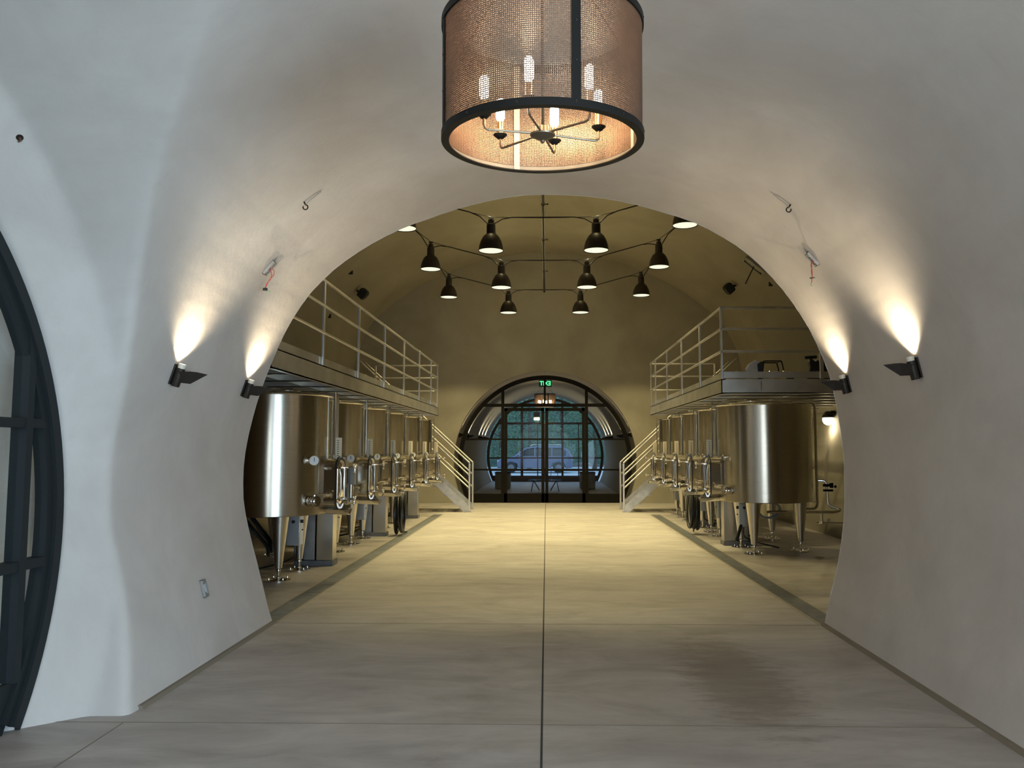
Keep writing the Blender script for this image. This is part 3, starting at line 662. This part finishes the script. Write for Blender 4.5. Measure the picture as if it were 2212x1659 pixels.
plab = [['black pendant lamp cut off by the left side of the arch, nearest cable row', 'large black pendant lamp left of the central conduit, nearest cable row', 'large black pendant lamp right of the central conduit, nearest cable row', 'black pendant lamp cut off by the right side of the arch, nearest cable row'],
        ['outer left black pendant lamp on the middle cable', 'black pendant lamp left of the conduit on the middle cable', 'black pendant lamp right of the conduit on the middle cable', 'outer right black pendant lamp on the middle cable'],
        ['outer left small black pendant lamp on the farthest cable', 'small black pendant lamp left of the conduit on the farthest cable, lowest on the left', 'small black pendant lamp right of the conduit on the farthest cable, lowest on the right', 'outer right small black pendant lamp on the farthest cable']]
pend = None
for r_, y in enumerate(rowsY):
    for q, (x, z) in enumerate(XP):
        if pend is None: pend = make_pendant(plab[0][0], G); c = pend; c.location = (x, y, z)
        else: c = place_copy(pend, (x, y, z), plab[r_][q])
        c.rotation_euler = (0, 0, random.uniform(-.2, .2))
        if q in (1, 2): light('vault_fill', 'POINT', (0, 0, .09), L_UP, L_PEND_RGB, parent=c, shadow_soft_size=.07)  # added fill over the inner lamps only, lights the vault
for r_, y in enumerate(rowsY):
    t = thing('suspension_cable', 'black cable strung across the hall, %s' % ['carrying the nearest visible row of pendants', 'carrying the middle row of pendants', 'carrying the farthest row of pendants'][r_], 'cable', (0, y, 5.7), group='cables carrying the pendants')
    ends = [Vector((-2.90, y, 6.37)), Vector((2.84, y, 6.39))]
    for e in ends:
        h_ = hall_bvh.ray_cast(e, Vector((math.copysign(.45, e.x), 0, 1)).normalized())[0]-Vector((0, y, 5.7)); q = e-Vector((0, y, 5.7))
        b = MB(); b.cyl(q, h_, .014, n=8); b.box(q.x-.03, q.x+.03, -.02, .02, q.z-.05, q.z+.04); b.lathe([(0, -.01), (.05, -.01), (.05, .012), (0, .012)], h_, n=16); b.build('anchor', black, t)
    P = [(ends[0].x, 0, ends[0].z-5.7)]+[(x, 0, z-5.7+.012) for x, z in XP]+[(ends[1].x, 0, ends[1].z-5.7)]
    b = MB(); pp = []
    for a, c_ in zip(P, P[1:]):
        for k in range(6): tt = k/6; pp.append((a[0]+(c_[0]-a[0])*tt, 0, a[2]+(c_[2]-a[2])*tt-.03*4*tt*(1-tt)*abs(c_[0]-a[0])*.4))
    pp.append(P[-1]); b.tube(pp, .006, 6); b.build('wire_rope', black, t)
    b = MB(); pp = [P[0]]
    for k in range(4):
        x, _, z = P[k+1]; l, r2 = P[k], P[k+2]
        sl1 = (z-l[2])/(x-l[0]); sl2 = (r2[2]-z)/(r2[0]-x)
        pp += [(x-.38, 0, z-sl1*.38-.01), (x-.2, 0, z-sl1*.2-.04), (x-.06, 0, z-.12), (x+.06, 0, z-.12), (x+.2, 0, z+sl2*.2-.04), (x+.38, 0, z+sl2*.38-.01)]
    pp.append(P[-1]); b.tube(pp, .011, 6); b.build('power_cord', rubber, t)
t = thing('ceiling_conduit', 'dark straight conduit pipe hung along the middle of the hall vault', 'pipe', (-.05, 14, 5.72))
b = MB(); b.cyl((0, -6.5, 0), (0, 6.66, 0), .027, n=12); b.build('conduit_pipe', bronze, t)
for y in (-5.4, -2.6, -.9, 1.4, 4.2):
    b = MB(); b.cyl((0, y-.03, 0), (0, y+.03, 0), .036, n=12); b.cyl((0, y, 0), (.07, y, 0), .008, n=6); b.sphere((.075, y, 0), .016, n=8); b.build('pipe_clip', bronze, t)
for y in (-4, 0, 4):
    b = MB(); b.cyl((0, y, 0), (0, y, 1.6), .004, n=6); b.build('drop_wire', galv, t)

# ---------------------------------------------------------------- speakers, bracket on the hall vault
def on_hall(px):
    d = Vector(px)-Vector((0, 0, 1.6)); h_ = hall_bvh.ray_cast(Vector((0, 0, 1.6)), d.normalized()); return h_[0], h_[1]
for tgt, lab in (((-4.9, 19.94, 5.62), 'black loudspeaker mounted on the left side of the hall vault'), ((4.9, 20.13, 5.76), 'black loudspeaker mounted on the right side of the hall vault')):
    p, n_ = on_hall(tgt); s = -1 if p.x < 0 else 1
    t = thing('loudspeaker', lab, 'speaker', p)
    b = MB(); b.M = Matrix.Translation((-s*.20, -.1, -.10)) @ Matrix.Scale(.74, 4) @ Matrix.Rotation(s*-.75, 4, 'Y') @ Matrix.Rotation(.25, 4, 'X')
    b.prism([(-.13, -.17), (.13, -.17), (.16, -.05), (.16, .12), (.10, .18), (-.10, .18), (-.16, .12), (-.16, -.05)], -.1, .1); b.build('speaker_cabinet', black, t, bevel=.025)
    b = MB(); b.cyl((-s*.14, 0, -.06), (s*.02, .05, .03), .03, n=10); b.build('mount_arm', black, t)
p, n_ = on_hall((4.04*1.3, 15*1.3, 1.6+3.52*1.3)); tz = Vector((0, 1, 0)).cross(n_).normalized()
if tz.z < 0: tz = -tz
t = thing('junction_bracket', 'grey metal bracket with a dangling rod on the right of the hall vault', 'bracket', (0,0,0)); n2 = -n_ if n_.dot(Vector((-1, 0, 0))) < 0 else n_
t.matrix_world = frame_matrix(p, n2, tz)
b = MB(); b.box(0, .07, -.09, .09, -.26, .26); b.box(.05, .08, -.12, .12, -.2, .2); b.build('bracket_plate', galv, t, bevel=.005)
b = MB(); b.box(.071, .09, -.10, -.06, -.24, .24); b.build('bracket_slot', black, t)
b = MB(); b.cyl((.06, 0, 0), (.50, 0, -.10), .012, n=8); b.build('hanging_rod', bronze, t)
for k, (tgt, lab) in enumerate((((4.3, 18.0, 5.35), 'small white rod fixed high on the right of the hall vault'),)):
    p, n_ = on_hall(tgt); b = MB(); b.M = Matrix.Translation(p); b.tube([(-.03, 0, .14), (-.05, 0, .02), (0, 0, -.12)], .012, 8); o = b.build('conduit_stub', white_p); tag(o, lab, 'conduit stub')
for tgt, lab in (((-4.2, 16.6, 5.35), 'small dark socket on the left hall vault above the railing'), ((-4.9, 17.5, 4.55), 'small dark socket on the left hall vault right of the loudspeaker'), ((3.8, 13.2, 4.35), 'small dark socket on the right hall vault above the corner railing')):
    p, n_ = on_hall(tgt); b = MB(); b.M = Matrix.Translation(p); b.box(-.05, .05, -.03, .03, -.05, .05); o = b.build('wall_socket', black, bevel=.01); tag(o, lab, 'socket')

# ================================================================ ENTRY TUNNEL FIXTURES
def on_entry(px):
    d = Vector(px)-Vector((0, 0, 1.6)); h_ = entry_bvh.ray_cast(Vector((0, 0, 1.6)), d.normalized()); p, n_ = h_[0], h_[1]
    if n_.dot(d) > 0: n_ = -n_
    n_ = Vector((n_.x, 0, n_.z)).normalized() if abs(n_.y) < .4 else n_
    tz = Vector((0, 0, 1)) - n_*n_.z; tz.normalize(); return p, n_, tz
def make_sconce(label, grp, al):
    t = thing('wall_sconce', label, 'wall lamp', (0,0,0), group=grp)
    b = MB(); b.box(0, .012, -.032, .032, -.075, .075); b.build('back_plate', bronze, t, bevel=.003)
    b = MB(); b.lathe([(0, -.08), (.028, -.08), (.030, -.075), (.030, .055), (.026, .055), (.026, .03), (0, .03)], (.042, 0, 0), n=24); b.build('lamp_housing', bronze, t)
    b = MB(); b.lathe([(.0255, .045), (.0265, .085), (.024, .088), (.023, .045)], (.042, 0, 0), n=24); b.build('glass_collar', whiteen, t, label='pale collar around the lens')
    b = MB(); b.lathe([(0, .080), (.022, .080)], (.042, 0, 0), n=20); b.build('lens', core_m, t)
    h = Vector((math.cos(al), 0, math.sin(al))); u = Vector((-math.sin(al), 0, math.cos(al))); y = Vector((0, 1, 0)); o_ = Vector((.03, 0, .005))
    b = MB(); b.hull([o_+h*a+y*c+u*e for a, c, e in ((0, -.028, .02), (0, .028, .02), (.0, 0, -.055), (.11, -.04, .018), (.11, .04, .018), (.22, 0, -.002), (.095, 0, -.068), (.02, .012, -.044), (.02, -.012, -.044), (.15, .02, .015), (.15, -.02, .015))]); b.build('fin', bronze, t, smooth=0, label='pointed bronze fin')
    l = light('sconce_light', 'SPOT', (.042, 0, .092), L_SCON, L_SCON_RGB, parent=t, spot_size=math.radians(120), spot_blend=1.0, shadow_soft_size=.022)
    l.rotation_euler = (PI, math.radians(-3.5), 0)
    return t
scs = [((-2.66, 5.54, 2.12), 'pointed bronze wall sconce on the left tunnel wall, the nearer one'), ((-2.66, 6.86, 2.12), 'pointed bronze wall sconce on the left tunnel wall at the arch edge'),
       ((2.62, 5.56, 2.16), 'pointed bronze wall sconce on the right tunnel wall, the nearer one'), ((2.63, 6.87, 2.15), 'pointed bronze wall sconce on the right tunnel wall at the arch edge')]
proto = None
for tgt, lab in scs:
    p, n_, tz = on_entry(tgt)
    if proto is None: proto = make_sconce(lab, 'bronze sconces with pointed fins', math.radians(18)); c = proto
    else: c = copy_tree(proto); c['label'] = lab
    c.matrix_world = frame_matrix(p, n_, tz)
# sconces in the passage beyond the doors
dim_l = [x for x in proto.children if x.type == 'LIGHT'][0].data.copy(); dim_l.energy = L_SCON*1.5
for y in (24.5, 27.2, 31.5, 33.0, 34.5):
    for s in (-1, 1):
        c = copy_tree(proto)
        for l_ in c.children:
            if l_.type == 'LIGHT': l_.data = dim_l
        c['label'] = 'lit sconce on the %s passage wall past the glass doors, %s' % ('left' if s < 0 else 'right', {24.5: 'nearest pair', 27.2: 'second pair', 31.5: 'third pair', 33.0: 'fourth pair', 34.5: 'farthest pair'}[y]); c['group'] = 'sconces in the passage beyond'
        z = 2.0; a = math.asin((z-1.22)/2.80); p = Vector((DCX+s*2.80*math.cos(a), y, z)); n_ = Vector((-s*math.cos(a), 0, -math.sin(a))); tz = Vector((-s*math.sin(a), 0, math.cos(a)))
        c.matrix_world = frame_matrix(p, n_, tz)

def jbox(tgt, lab, wires, tilt=0):
    p, n_, tz = on_entry(tgt); t = thing('junction_box', lab, 'electrical box'); t.matrix_world = frame_matrix(p, n_, tz) @ Matrix.Rotation(tilt, 4, 'X')
    b = MB(); hz, hy, d = .068, .030, .024
    b.box(-.01, d, -hy, -hy+.004, -hz, hz); b.box(-.01, d, hy-.004, hy, -hz, hz); b.box(-.01, d, -hy, hy, -hz, -hz+.004); b.box(-.01, d, -hy, hy, hz-.004, hz); b.box(-.01, .002, -hy, hy, -hz, hz)
    b.box(0, d+.002, -hy*.5, hy*.5, hz-.02, hz-.012); b.box(0, d+.002, -hy*.5, hy*.5, -hz+.012, -hz+.02); b.build('box_shell', galv, t, smooth=0)
    b = MB(); b.cyl((.012, 0, .035), (.016, 0, .035), .006, n=10); b.cyl((.012, 0, -.035), (.016, 0, -.035), .006, n=10); b.build('screw', polish, t)
    return t, p, n_
for tgt, lab, sd in (((-2.18, 6.05, 3.01), 'open junction box with dangling red wires on the left of the tunnel vault', 0), ((2.10, 6.13, 3.08), 'open junction box with dangling red wires on the right of the tunnel vault', 1)):
    t, p, n_ = jbox(tgt, lab, True)
    inv = t.matrix_world.inverted(); W_ = lambda v: inv @ (p+n_*.01+Vector(v))
    b = MB(); b.M = inv @ Matrix.Translation(p+n_*.01)
    if sd == 0:
        b.tube([(0, 0, 0), (.02, 0, -.05), (.012, 0, -.09), (-.02, 0, -.13), (-.03, 0, -.165)], .0035, 6); b.tube([(.02, 0, .0), (.04, 0, -.03), (.035, 0, -.06), (.0, 0, -.10), (-.028, 0, -.16)], .003, 6)
    else:
        b.tube([(0, 0, 0), (-.012, 0, -.05), (-.003, 0, -.10), (-.004, 0, -.15)], .0035, 6); b.tube([(.0, 0, -.0), (-.006, 0, -.06), (-.01, 0, -.10), (-.004, 0, -.15)], .003, 6); b.cyl((-.004, 0, -.15), (-.01, 0, -.19), .003, n=6)
    b.build('red_wires', redw, t, label='red dangling wires')
    b = MB(); b.M = inv @ Matrix.Translation(p+n_*.01+(Vector((-.03, 0, -.175)) if sd == 0 else Vector((-.004, 0, -.155))))
    if sd == 0: b.box(-.016, .016, -.012, .012, -.012, .012)
    else: b.lathe([(0, -.004), (.02, -.003), (.022, 0), (.02, .004), (0, .005)], n=16)
    b.build('wire_cap', black, t, bevel=.003)
    b = MB(); b.M = inv @ Matrix.Translation(p+n_*.01+(Vector((-.02, 0, -.18)) if sd == 0 else Vector((-.012, 0, -.19))))
    b.tube([(0, 0, 0), (.02, 0, -.008), (.035, 0, -.02)] if sd == 0 else [(0, 0, 0), (-.006, 0, -.02), (.008, 0, -.03)], .0025, 6); b.build('green_wire', greenw, t)
jbox((-2.68, 6.2, .5), 'small grey open electrical box low on the left tunnel wall', False)
for tgt, lab, s in (((-1.79, 5.67, 3.41), 'steel eye hook with a wire end on the left of the tunnel vault', 1), ((1.8, 5.71, 3.38), 'steel eye hook with a wire end on the right of the tunnel vault', -1)):
    p, n_, tz = on_entry(tgt); t = thing('eye_hook', lab, 'hook', p+n_*.035)
    b = MB(); b.tube([(.018*math.sin(a)*s, -.03, -.02+.018*math.cos(a)) for a in [2*PI*k/16 for k in range(14)]], .0045, 8); b.cyl(-n_*.045, (0, -.03, 0), .006, n=8); b.build('hook_ring', bronze2, t)
    b = MB(); b.tube([(0, -.03, 0), (s*.03, -.035, .03), (s*.115, -.03, .10)], [.004, .004, .003], 6); b.build('wire_end', galv, t)
p, n_, tz = on_entry((-2.25, 3.23, 2.92))
t = thing('wire_hole', 'dark hole with a cut cable high on the upper left wall', 'cable hole'); t.matrix_world = frame_matrix(p, n_, tz)
b = MB(); b.lathe([(0, .001), (.012, .002), (.014, .003), (.017, .004), (.018, 0)], axis='x', n=20); b.build('hole_rim', bronze, t)
b = MB(); b.tube([(0, 0, 0), (.015, .004, -.01), (.012, -.004, -.02)], .005, 8); b.build('cut_cable', mat('brown_cable', (.12, .05, .02), .6), t)

# ================================================================ CHANDELIERS
def make_chandelier(label, full=True):
    t = thing('chandelier', label, 'chandelier'); R, H = .388, .465
    b = MB(); n = 200 if full else 90; nr = 64 if full else 34
    prof = lambda r, z, hw: [(r-hw, z-hw), (r+hw, z-hw), (r+hw, z+hw), (r-hw, z+hw), (r-hw, z-hw)]
    hw = .00145 if full else .0022
    for k in range(1, nr): b.lathe(prof(R-.002, H*k/nr, hw), n=72)
    nv = 330 if full else 150
    for k in range(nv):
        a = 2*PI*k/nv; c, s = math.cos(a), math.sin(a); r0 = R-.0035
        u = Vector((c, s, 0)); v = Vector((-s, c, 0)); P = []
        for z in (.0, H): P += [u*(r0-hw)+v*-hw+Vector((0,0,z)), u*(r0+hw)+v*-hw+Vector((0,0,z)), u*(r0+hw)+v*hw+Vector((0,0,z)), u*(r0-hw)+v*hw+Vector((0,0,z))]
        b.hexa(P)
    b.build('mesh_screen', meshw, t, smooth=0, label='woven copper-coloured wire mesh drum')
    for z, nm in ((0, 'bottom_ring'), (H, 'top_ring')):
        s = 1 if z == 0 else -1
        b = MB(); b.lathe([(R-.005, z+s*.026), (R+.006, z+s*.026), (R+.006, z-s*.002), (R-.024, z-s*.002), (R-.024, z+s*.003), (R-.005, z+s*.003), (R-.005, z+s*.026)], n=96); rg = b.build(nm, bronze2, t)
        for k in range(12):
            a = 2*PI*k/12+.3; b = MB(); b.sphere(((R+.006)*math.cos(a), (R+.006)*math.sin(a), z+s*.013), .0035, n=6); b.build('rivet', bronze, rg)
    b = MB(); b.lathe([(R-.0045, .003), (R-.0055, .003), (R-.0055, .024), (R-.0045, .024)], n=96); b.build('inner_band', bandm, t, label='pale metal band inside the rim')
    for k in range(4):
        a = math.radians(-90+17.5)+k*PI/2; b = MB(); b.M = Matrix.Rotation(a, 4, 'Z'); b.box(R+.001, R+.0045, -.017, .017, .0, H); sp = b.build('strap', bronze2, t)
        b = MB(); b.M = Matrix.Rotation(a, 4, 'Z'); b.box(R-.0085, R-.0055, -.013, .013, .003, H); b.build('lit_strap_face', mat_inner, sp, label='inner strap face coloured as if lit')
        b = MB(); b.M = Matrix.Rotation(a, 4, 'Z')
        for z in (.02, .16, .30, .44): b.sphere((R+.005, 0, z), .004, n=6)
        b.build('strap_rivets', bronze, sp)
    b = MB(); b.lathe([(0, .012), (.02, .014), (.048, .028), (.05, .034), (.03, .04), (.028, .062), (.0, .066)], n=28); b.sphere((0, 0, .008), .010, n=8); b.build('hub', armm, t)
    for k in range(6):
        a = math.radians(-102+60*k); c, s = math.cos(a), math.sin(a); rr = .235
        P = [(c*.03, s*.03, .036), (c*(rr), s*(rr), .030), (c*rr, s*rr, .075)]
        b = MB(); b.tube(bend(P, .03), .005, 8); ar = b.build('arm', armm, t)
        q = (c*rr, s*rr, 0)
        b = MB(); b.lathe([(0, .070), (.012, .072), (.028, .086), (.029, .089), (.0, .089)], q, n=20); b.build('candle_cup', bronze2, ar)
        b = MB(); b.lathe([(0, .088), (.013, .088), (.013, .142), (0, .142)], q, n=16); b.build('candle_sleeve', brass, ar)
        b = MB(); b.lathe([(0, .142), (.011, .145), (.018, .160), (.018, .222), (.012, .236), (0, .240)], q, n=16); bb = b.build('bulb', bulb_m, ar, label='glowing tubular bulb'); bb.visible_shadow = True
    for k in range(3):
        a = math.radians(30+120*k); b = MB(); b.tube([((R-.01)*math.cos(a), (R-.01)*math.sin(a), H), (0, 0, H+.42)], .004, 6); b.build('hanging_rod', bronze2, t)
    b = MB(); b.cyl((0, 0, .06), (0, 0, H+.42), .006, n=8); b.cyl((0, 0, H+.40), (0, 0, H+.47), .016, n=10); b.build('centre_stem', bronze2, t)
    b = MB(); b.lathe([(0, H+.46), (.05, H+.47), (.06, H+.50), (.06, H+.72), (0, H+.72)], n=20); b.build('canopy', bronze2, t)
    return t
ch = make_chandelier('large drum chandelier of wire mesh with six lit bulbs in the foreground'); ch.location = (-.013, 2.99, 2.785); ch.rotation_euler = (math.radians(2.8), 0, 0)
ch2 = make_chandelier('smaller-looking mesh drum chandelier hanging beyond the glass doors', False); ch2.location = (-.05, 28.6, 3.06)

# ================================================================ BEYOND THE DOORS
t = thing('exit_sign', 'green lit EXIT sign hanging just beyond the glass doors', 'sign', (-.03, 23.55, 3.42))
b = MB(); b.box(-.19, .19, -.008, .008, -.02, .19); b.build('sign_plate', sign_m, t, bevel=.004)
b = MB(); b.box(-.2, .2, -.03, .03, .19, .22); b.cyl((0, 0, .22), (0, 0, .5), .008, n=8); b.build('sign_mount', alum, t)
fc = bpy.data.curves.new('exit_text', 'FONT'); fc.body = 'EXIT'; fc.size = .19; fc.align_x = 'CENTER'; fc.align_y = 'CENTER'; fc.extrude = .004; fc.offset = .004
fo = bpy.data.objects.new('exit_letters', fc); C.objects.link(fo)
dg = bpy.context.evaluated_depsgraph_get(); tm = bpy.data.meshes.new_from_object(fo.evaluated_get(dg)); bpy.data.objects.remove(fo)
tm.materials.clear(); tm.materials.append(green_e); o = bpy.data.objects.new('exit_letters', tm); C.objects.link(o); o.parent = t; o.location = (0, .0, .085); o.rotation_euler = (PI/2, 0, PI); o.scale = (.85, .95, 2.6)
t = thing('hanging_lantern', 'small brown hanging lantern far back in the passage', 'lantern', (-.42, 34.5, 2.78))
b = MB(); b.box(-.13, .13, -.13, .13, .12, .35); b.cyl((0, 0, .35), (0, 0, 1.1), .008, n=6); b.build('lantern_body', mat('lantern_brown', (.10, .06, .02), .5), t)
for x in (-.08, 0, .08): b = MB(); b.sphere((x, 0, .05), .045, (1, 1, 1.1), n=10); b.build('bulb', bulb_m, t)
t = thing('low_table', 'low glass table with two bent wire legs beyond the doors', 'table', (-.05, 28.9, 0))
for s in (-1, 1):
    b = MB(); b.tube(bend([(s*.42, -.35, .40), (s*.5, -.35, .015), (s*.5, .35, .015), (s*.42, .35, .40)], .03), .012, 8); b.tube(bend([(s*.42, -.35, .40), (s*.2, -.35, .03), (s*.2, .35, .03), (s*.42, .35, .40)], .03), .010, 8); b.build('wire_leg', bronze2, t)
b = MB(); b.box(-.6, .6, -.45, .45, .40, .412); b.build('tabletop', glass_m, t, smooth=0)
for s, lab in ((-1, 'dark cabinet beyond the doors on the left'), (1, 'dark cabinet beyond the doors on the right')):
    t = thing('low_cabinet', lab, 'cabinet', (s*1.62-.05, 30.5, 0)); MB().box(-.28, .28, -.5, .5, .03, .62).build('cabinet_body', mat('cabinet_grey', (.22, .2, .16), .6), t, bevel=.01); MB().box(-.29, .29, -.51, .51, .62, .65).build('cabinet_top', frame_b, t)

# outdoors
grd = mat('gravel', (.42, .42, .40), .9); setc(grd, ramp(grd, noise(grd, (1, 1, 1), 2, 8, .7), [(.3, (.34, .34, .32)), (.7, (.55, .55, .53))]))
MB().box(-40, 40, 37.5, 90, -.3, -.005).build('ground_outside', grd, kind='structure', smooth=0)
hillm = mat('wooded_hill', (.03, .06, .03), .9); setc(hillm, ramp(hillm, noise(hillm, (1, 1, 1), .8, 10, .75), [(.35, (.012, .028, .016)), (.6, (.05, .10, .055)), (.8, (.12, .19, .13))]))
b = MB(); rows = []
for j in range(14):
    y = 64+j*3.0; rows.append([b._v((x, y+math.sin(x*.3+j)*.7, -.1+j*1.6+math.sin(x*.5)*.5+random.uniform(-.4, .4)*(j > 0))) for x in range(-42, 43, 3)])
for A, B in zip(rows, rows[1:]):
    for k in range(len(A)-1): b.b.faces.new((A[k], A[k+1], B[k+1], B[k]))
b.build('hill_outside', hillm, kind='structure', smooth=80)
leafm = mat('leaf_green', (.06, .12, .05), .7); leafm2 = mat('leaf_pale_green', (.14, .21, .11), .7); bark = mat('bark', (.09, .07, .05), .9)
def tree(x, y, h, r, m, label, seed):
    rnd = random.Random(seed); t = thing('tree', label, 'tree', (x, y, -.01), group='trees outside beyond the passage')
    b = MB(); b.tube([(0, 0, 0), (.06, 0, h*.3), (-.05, .05, h*.6), (.05, 0, h*.9)], [.18, .14, .10, .03], 10)
    for k in range(9):
        a = rnd.uniform(0, 6.3); z = h*rnd.uniform(.25, .8); b.tube([(0, 0, z), (math.cos(a)*r*.4, math.sin(a)*r*.4, z+.5), (math.cos(a)*r*.8, math.sin(a)*r*.8, z+.7)], [.05, .03, .012], 6)
    b.build('trunk', bark, t)
    b = MB()
    for k in range(1500):
        a = rnd.uniform(0, 2*PI); q = rnd.random()**.4*r; z = h*.12+h*.95*rnd.random(); q *= math.sin(min(1, max(.05, (z/h)))*PI*.85)**.5
        c = Vector((q*math.cos(a), q*math.sin(a), z)); s = rnd.uniform(.07, .16); u = Vector((rnd.uniform(-1,1), rnd.uniform(-1,1), rnd.uniform(-1,1))).normalized(); v = u.orthogonal().normalized()
        b.quad(c-u*s, c-v*s*.5, c+u*s, c+v*s*.5)
    b.build('foliage', m, t, smooth=0)
for k, (x, y, h, r, m, lab) in enumerate(((-6.5, 56, 7, 2.2, leafm, 'leafy tree outside, far left behind the car'), (-3.6, 61, 6, 2.2, leafm2, 'pale leafy tree outside above the car bonnet'), (-1.2, 56, 7, 2.0, leafm, 'dark leafy tree outside behind the car roof'),
        (1.2, 61, 6.5, 2.0, leafm2, 'bright leafy tree outside just right of the door middle'), (3.4, 56, 7, 2.1, leafm, 'dark leafy tree outside behind the car tail'), (6.0, 61, 7, 2.3, leafm2, 'leafy tree outside, far right'))):
    tree(x, y, h, r, m, lab, k+3)
# the parked car, side on, nose to the left
t = thing('car', 'silver grey sport utility car parked outside, nose to the left', 'car', (-.7, 50, -.005))
paint = mat('car_paint', (.15, .17, .24), .3, .4); cg = mat('car_glass', (.02, .025, .03), .1)
body = [(-2.35, .35), (-2.38, .62), (-2.25, .86), (-1.35, 1.02), (-.62, 1.56), (.3, 1.68), (1.65, 1.66), (2.05, 1.45), (2.3, 1.0), (2.34, .5), (2.28, .32), (1.9, .3), (1.8, .58), (1.45, .68), (1.1, .58), (1.0, .3), (-1.05, .3), (-1.15, .58), (-1.5, .68), (-1.85, .58), (-1.95, .3)]
b = MB(); b.prism(body, -.92, .92); b.build('car_body', paint, t, bevel=.05)
for s in (-1, 1):
    b = MB(); b.prism([(-1.12, 1.06), (-.55, 1.50), (-.05, 1.58), (-.05, 1.06)], s*.915, s*.93); b.prism([(.02, 1.06), (.02, 1.58), (1.0, 1.58), (1.0, 1.06)], s*.915, s*.93); b.prism([(1.07, 1.06), (1.07, 1.58), (1.6, 1.56), (1.92, 1.34), (1.9, 1.08)], s*.915, s*.93); b.build('side_windows', cg, t, smooth=0)
    for x in (-1.5, 1.45):
        b = MB(); b.cyl((x, s*.72, .34), (x, s*.95, .34), .34, n=28); wh = b.build('wheel', rubber, t, bevel=.02); b = MB(); b.cyl((x, s*.94, .34), (x, s*.965, .34), .2, n=20); b.build('wheel_rim', grate_m, wh)
    b = MB(); b.tube(bend([(-.3, s*.75, 1.66), (-.2, s*.75, 1.75), (1.6, s*.75, 1.75), (1.7, s*.75, 1.66)], .05), .02, 8); b.build('roof_rail', alum, t)
    b = MB(); b.box(-2.36, -2.05, s*.62-.12, s*.62+.12, .68, .80); b.build('headlight', dial, t, bevel=.02)
    b = MB(); b.box(2.2, 2.33, s*.75-.1, s*.75+.1, .85, 1.1); b.build('tail_light', redw, t, bevel=.02)
    b = MB(); b.sphere((-.95, s*1.0, 1.1), .1, (1, .6, .7), n=10); b.build('side_mirror', paint, t)
t = thing('stool', 'small black stool outside right of the door middle', 'stool', (.42, 42, -.005))
MB().box(-.2, .2, -.2, .2, .44, .48).build('seat', black, t, bevel=.01)
for sx_ in (-1, 1):
    for sy_ in (-1, 1): MB().cyl((sx_*.2, sy_*.2, 0), (sx_*.15, sy_*.15, .45), .015, n=8).build('leg', black, t)
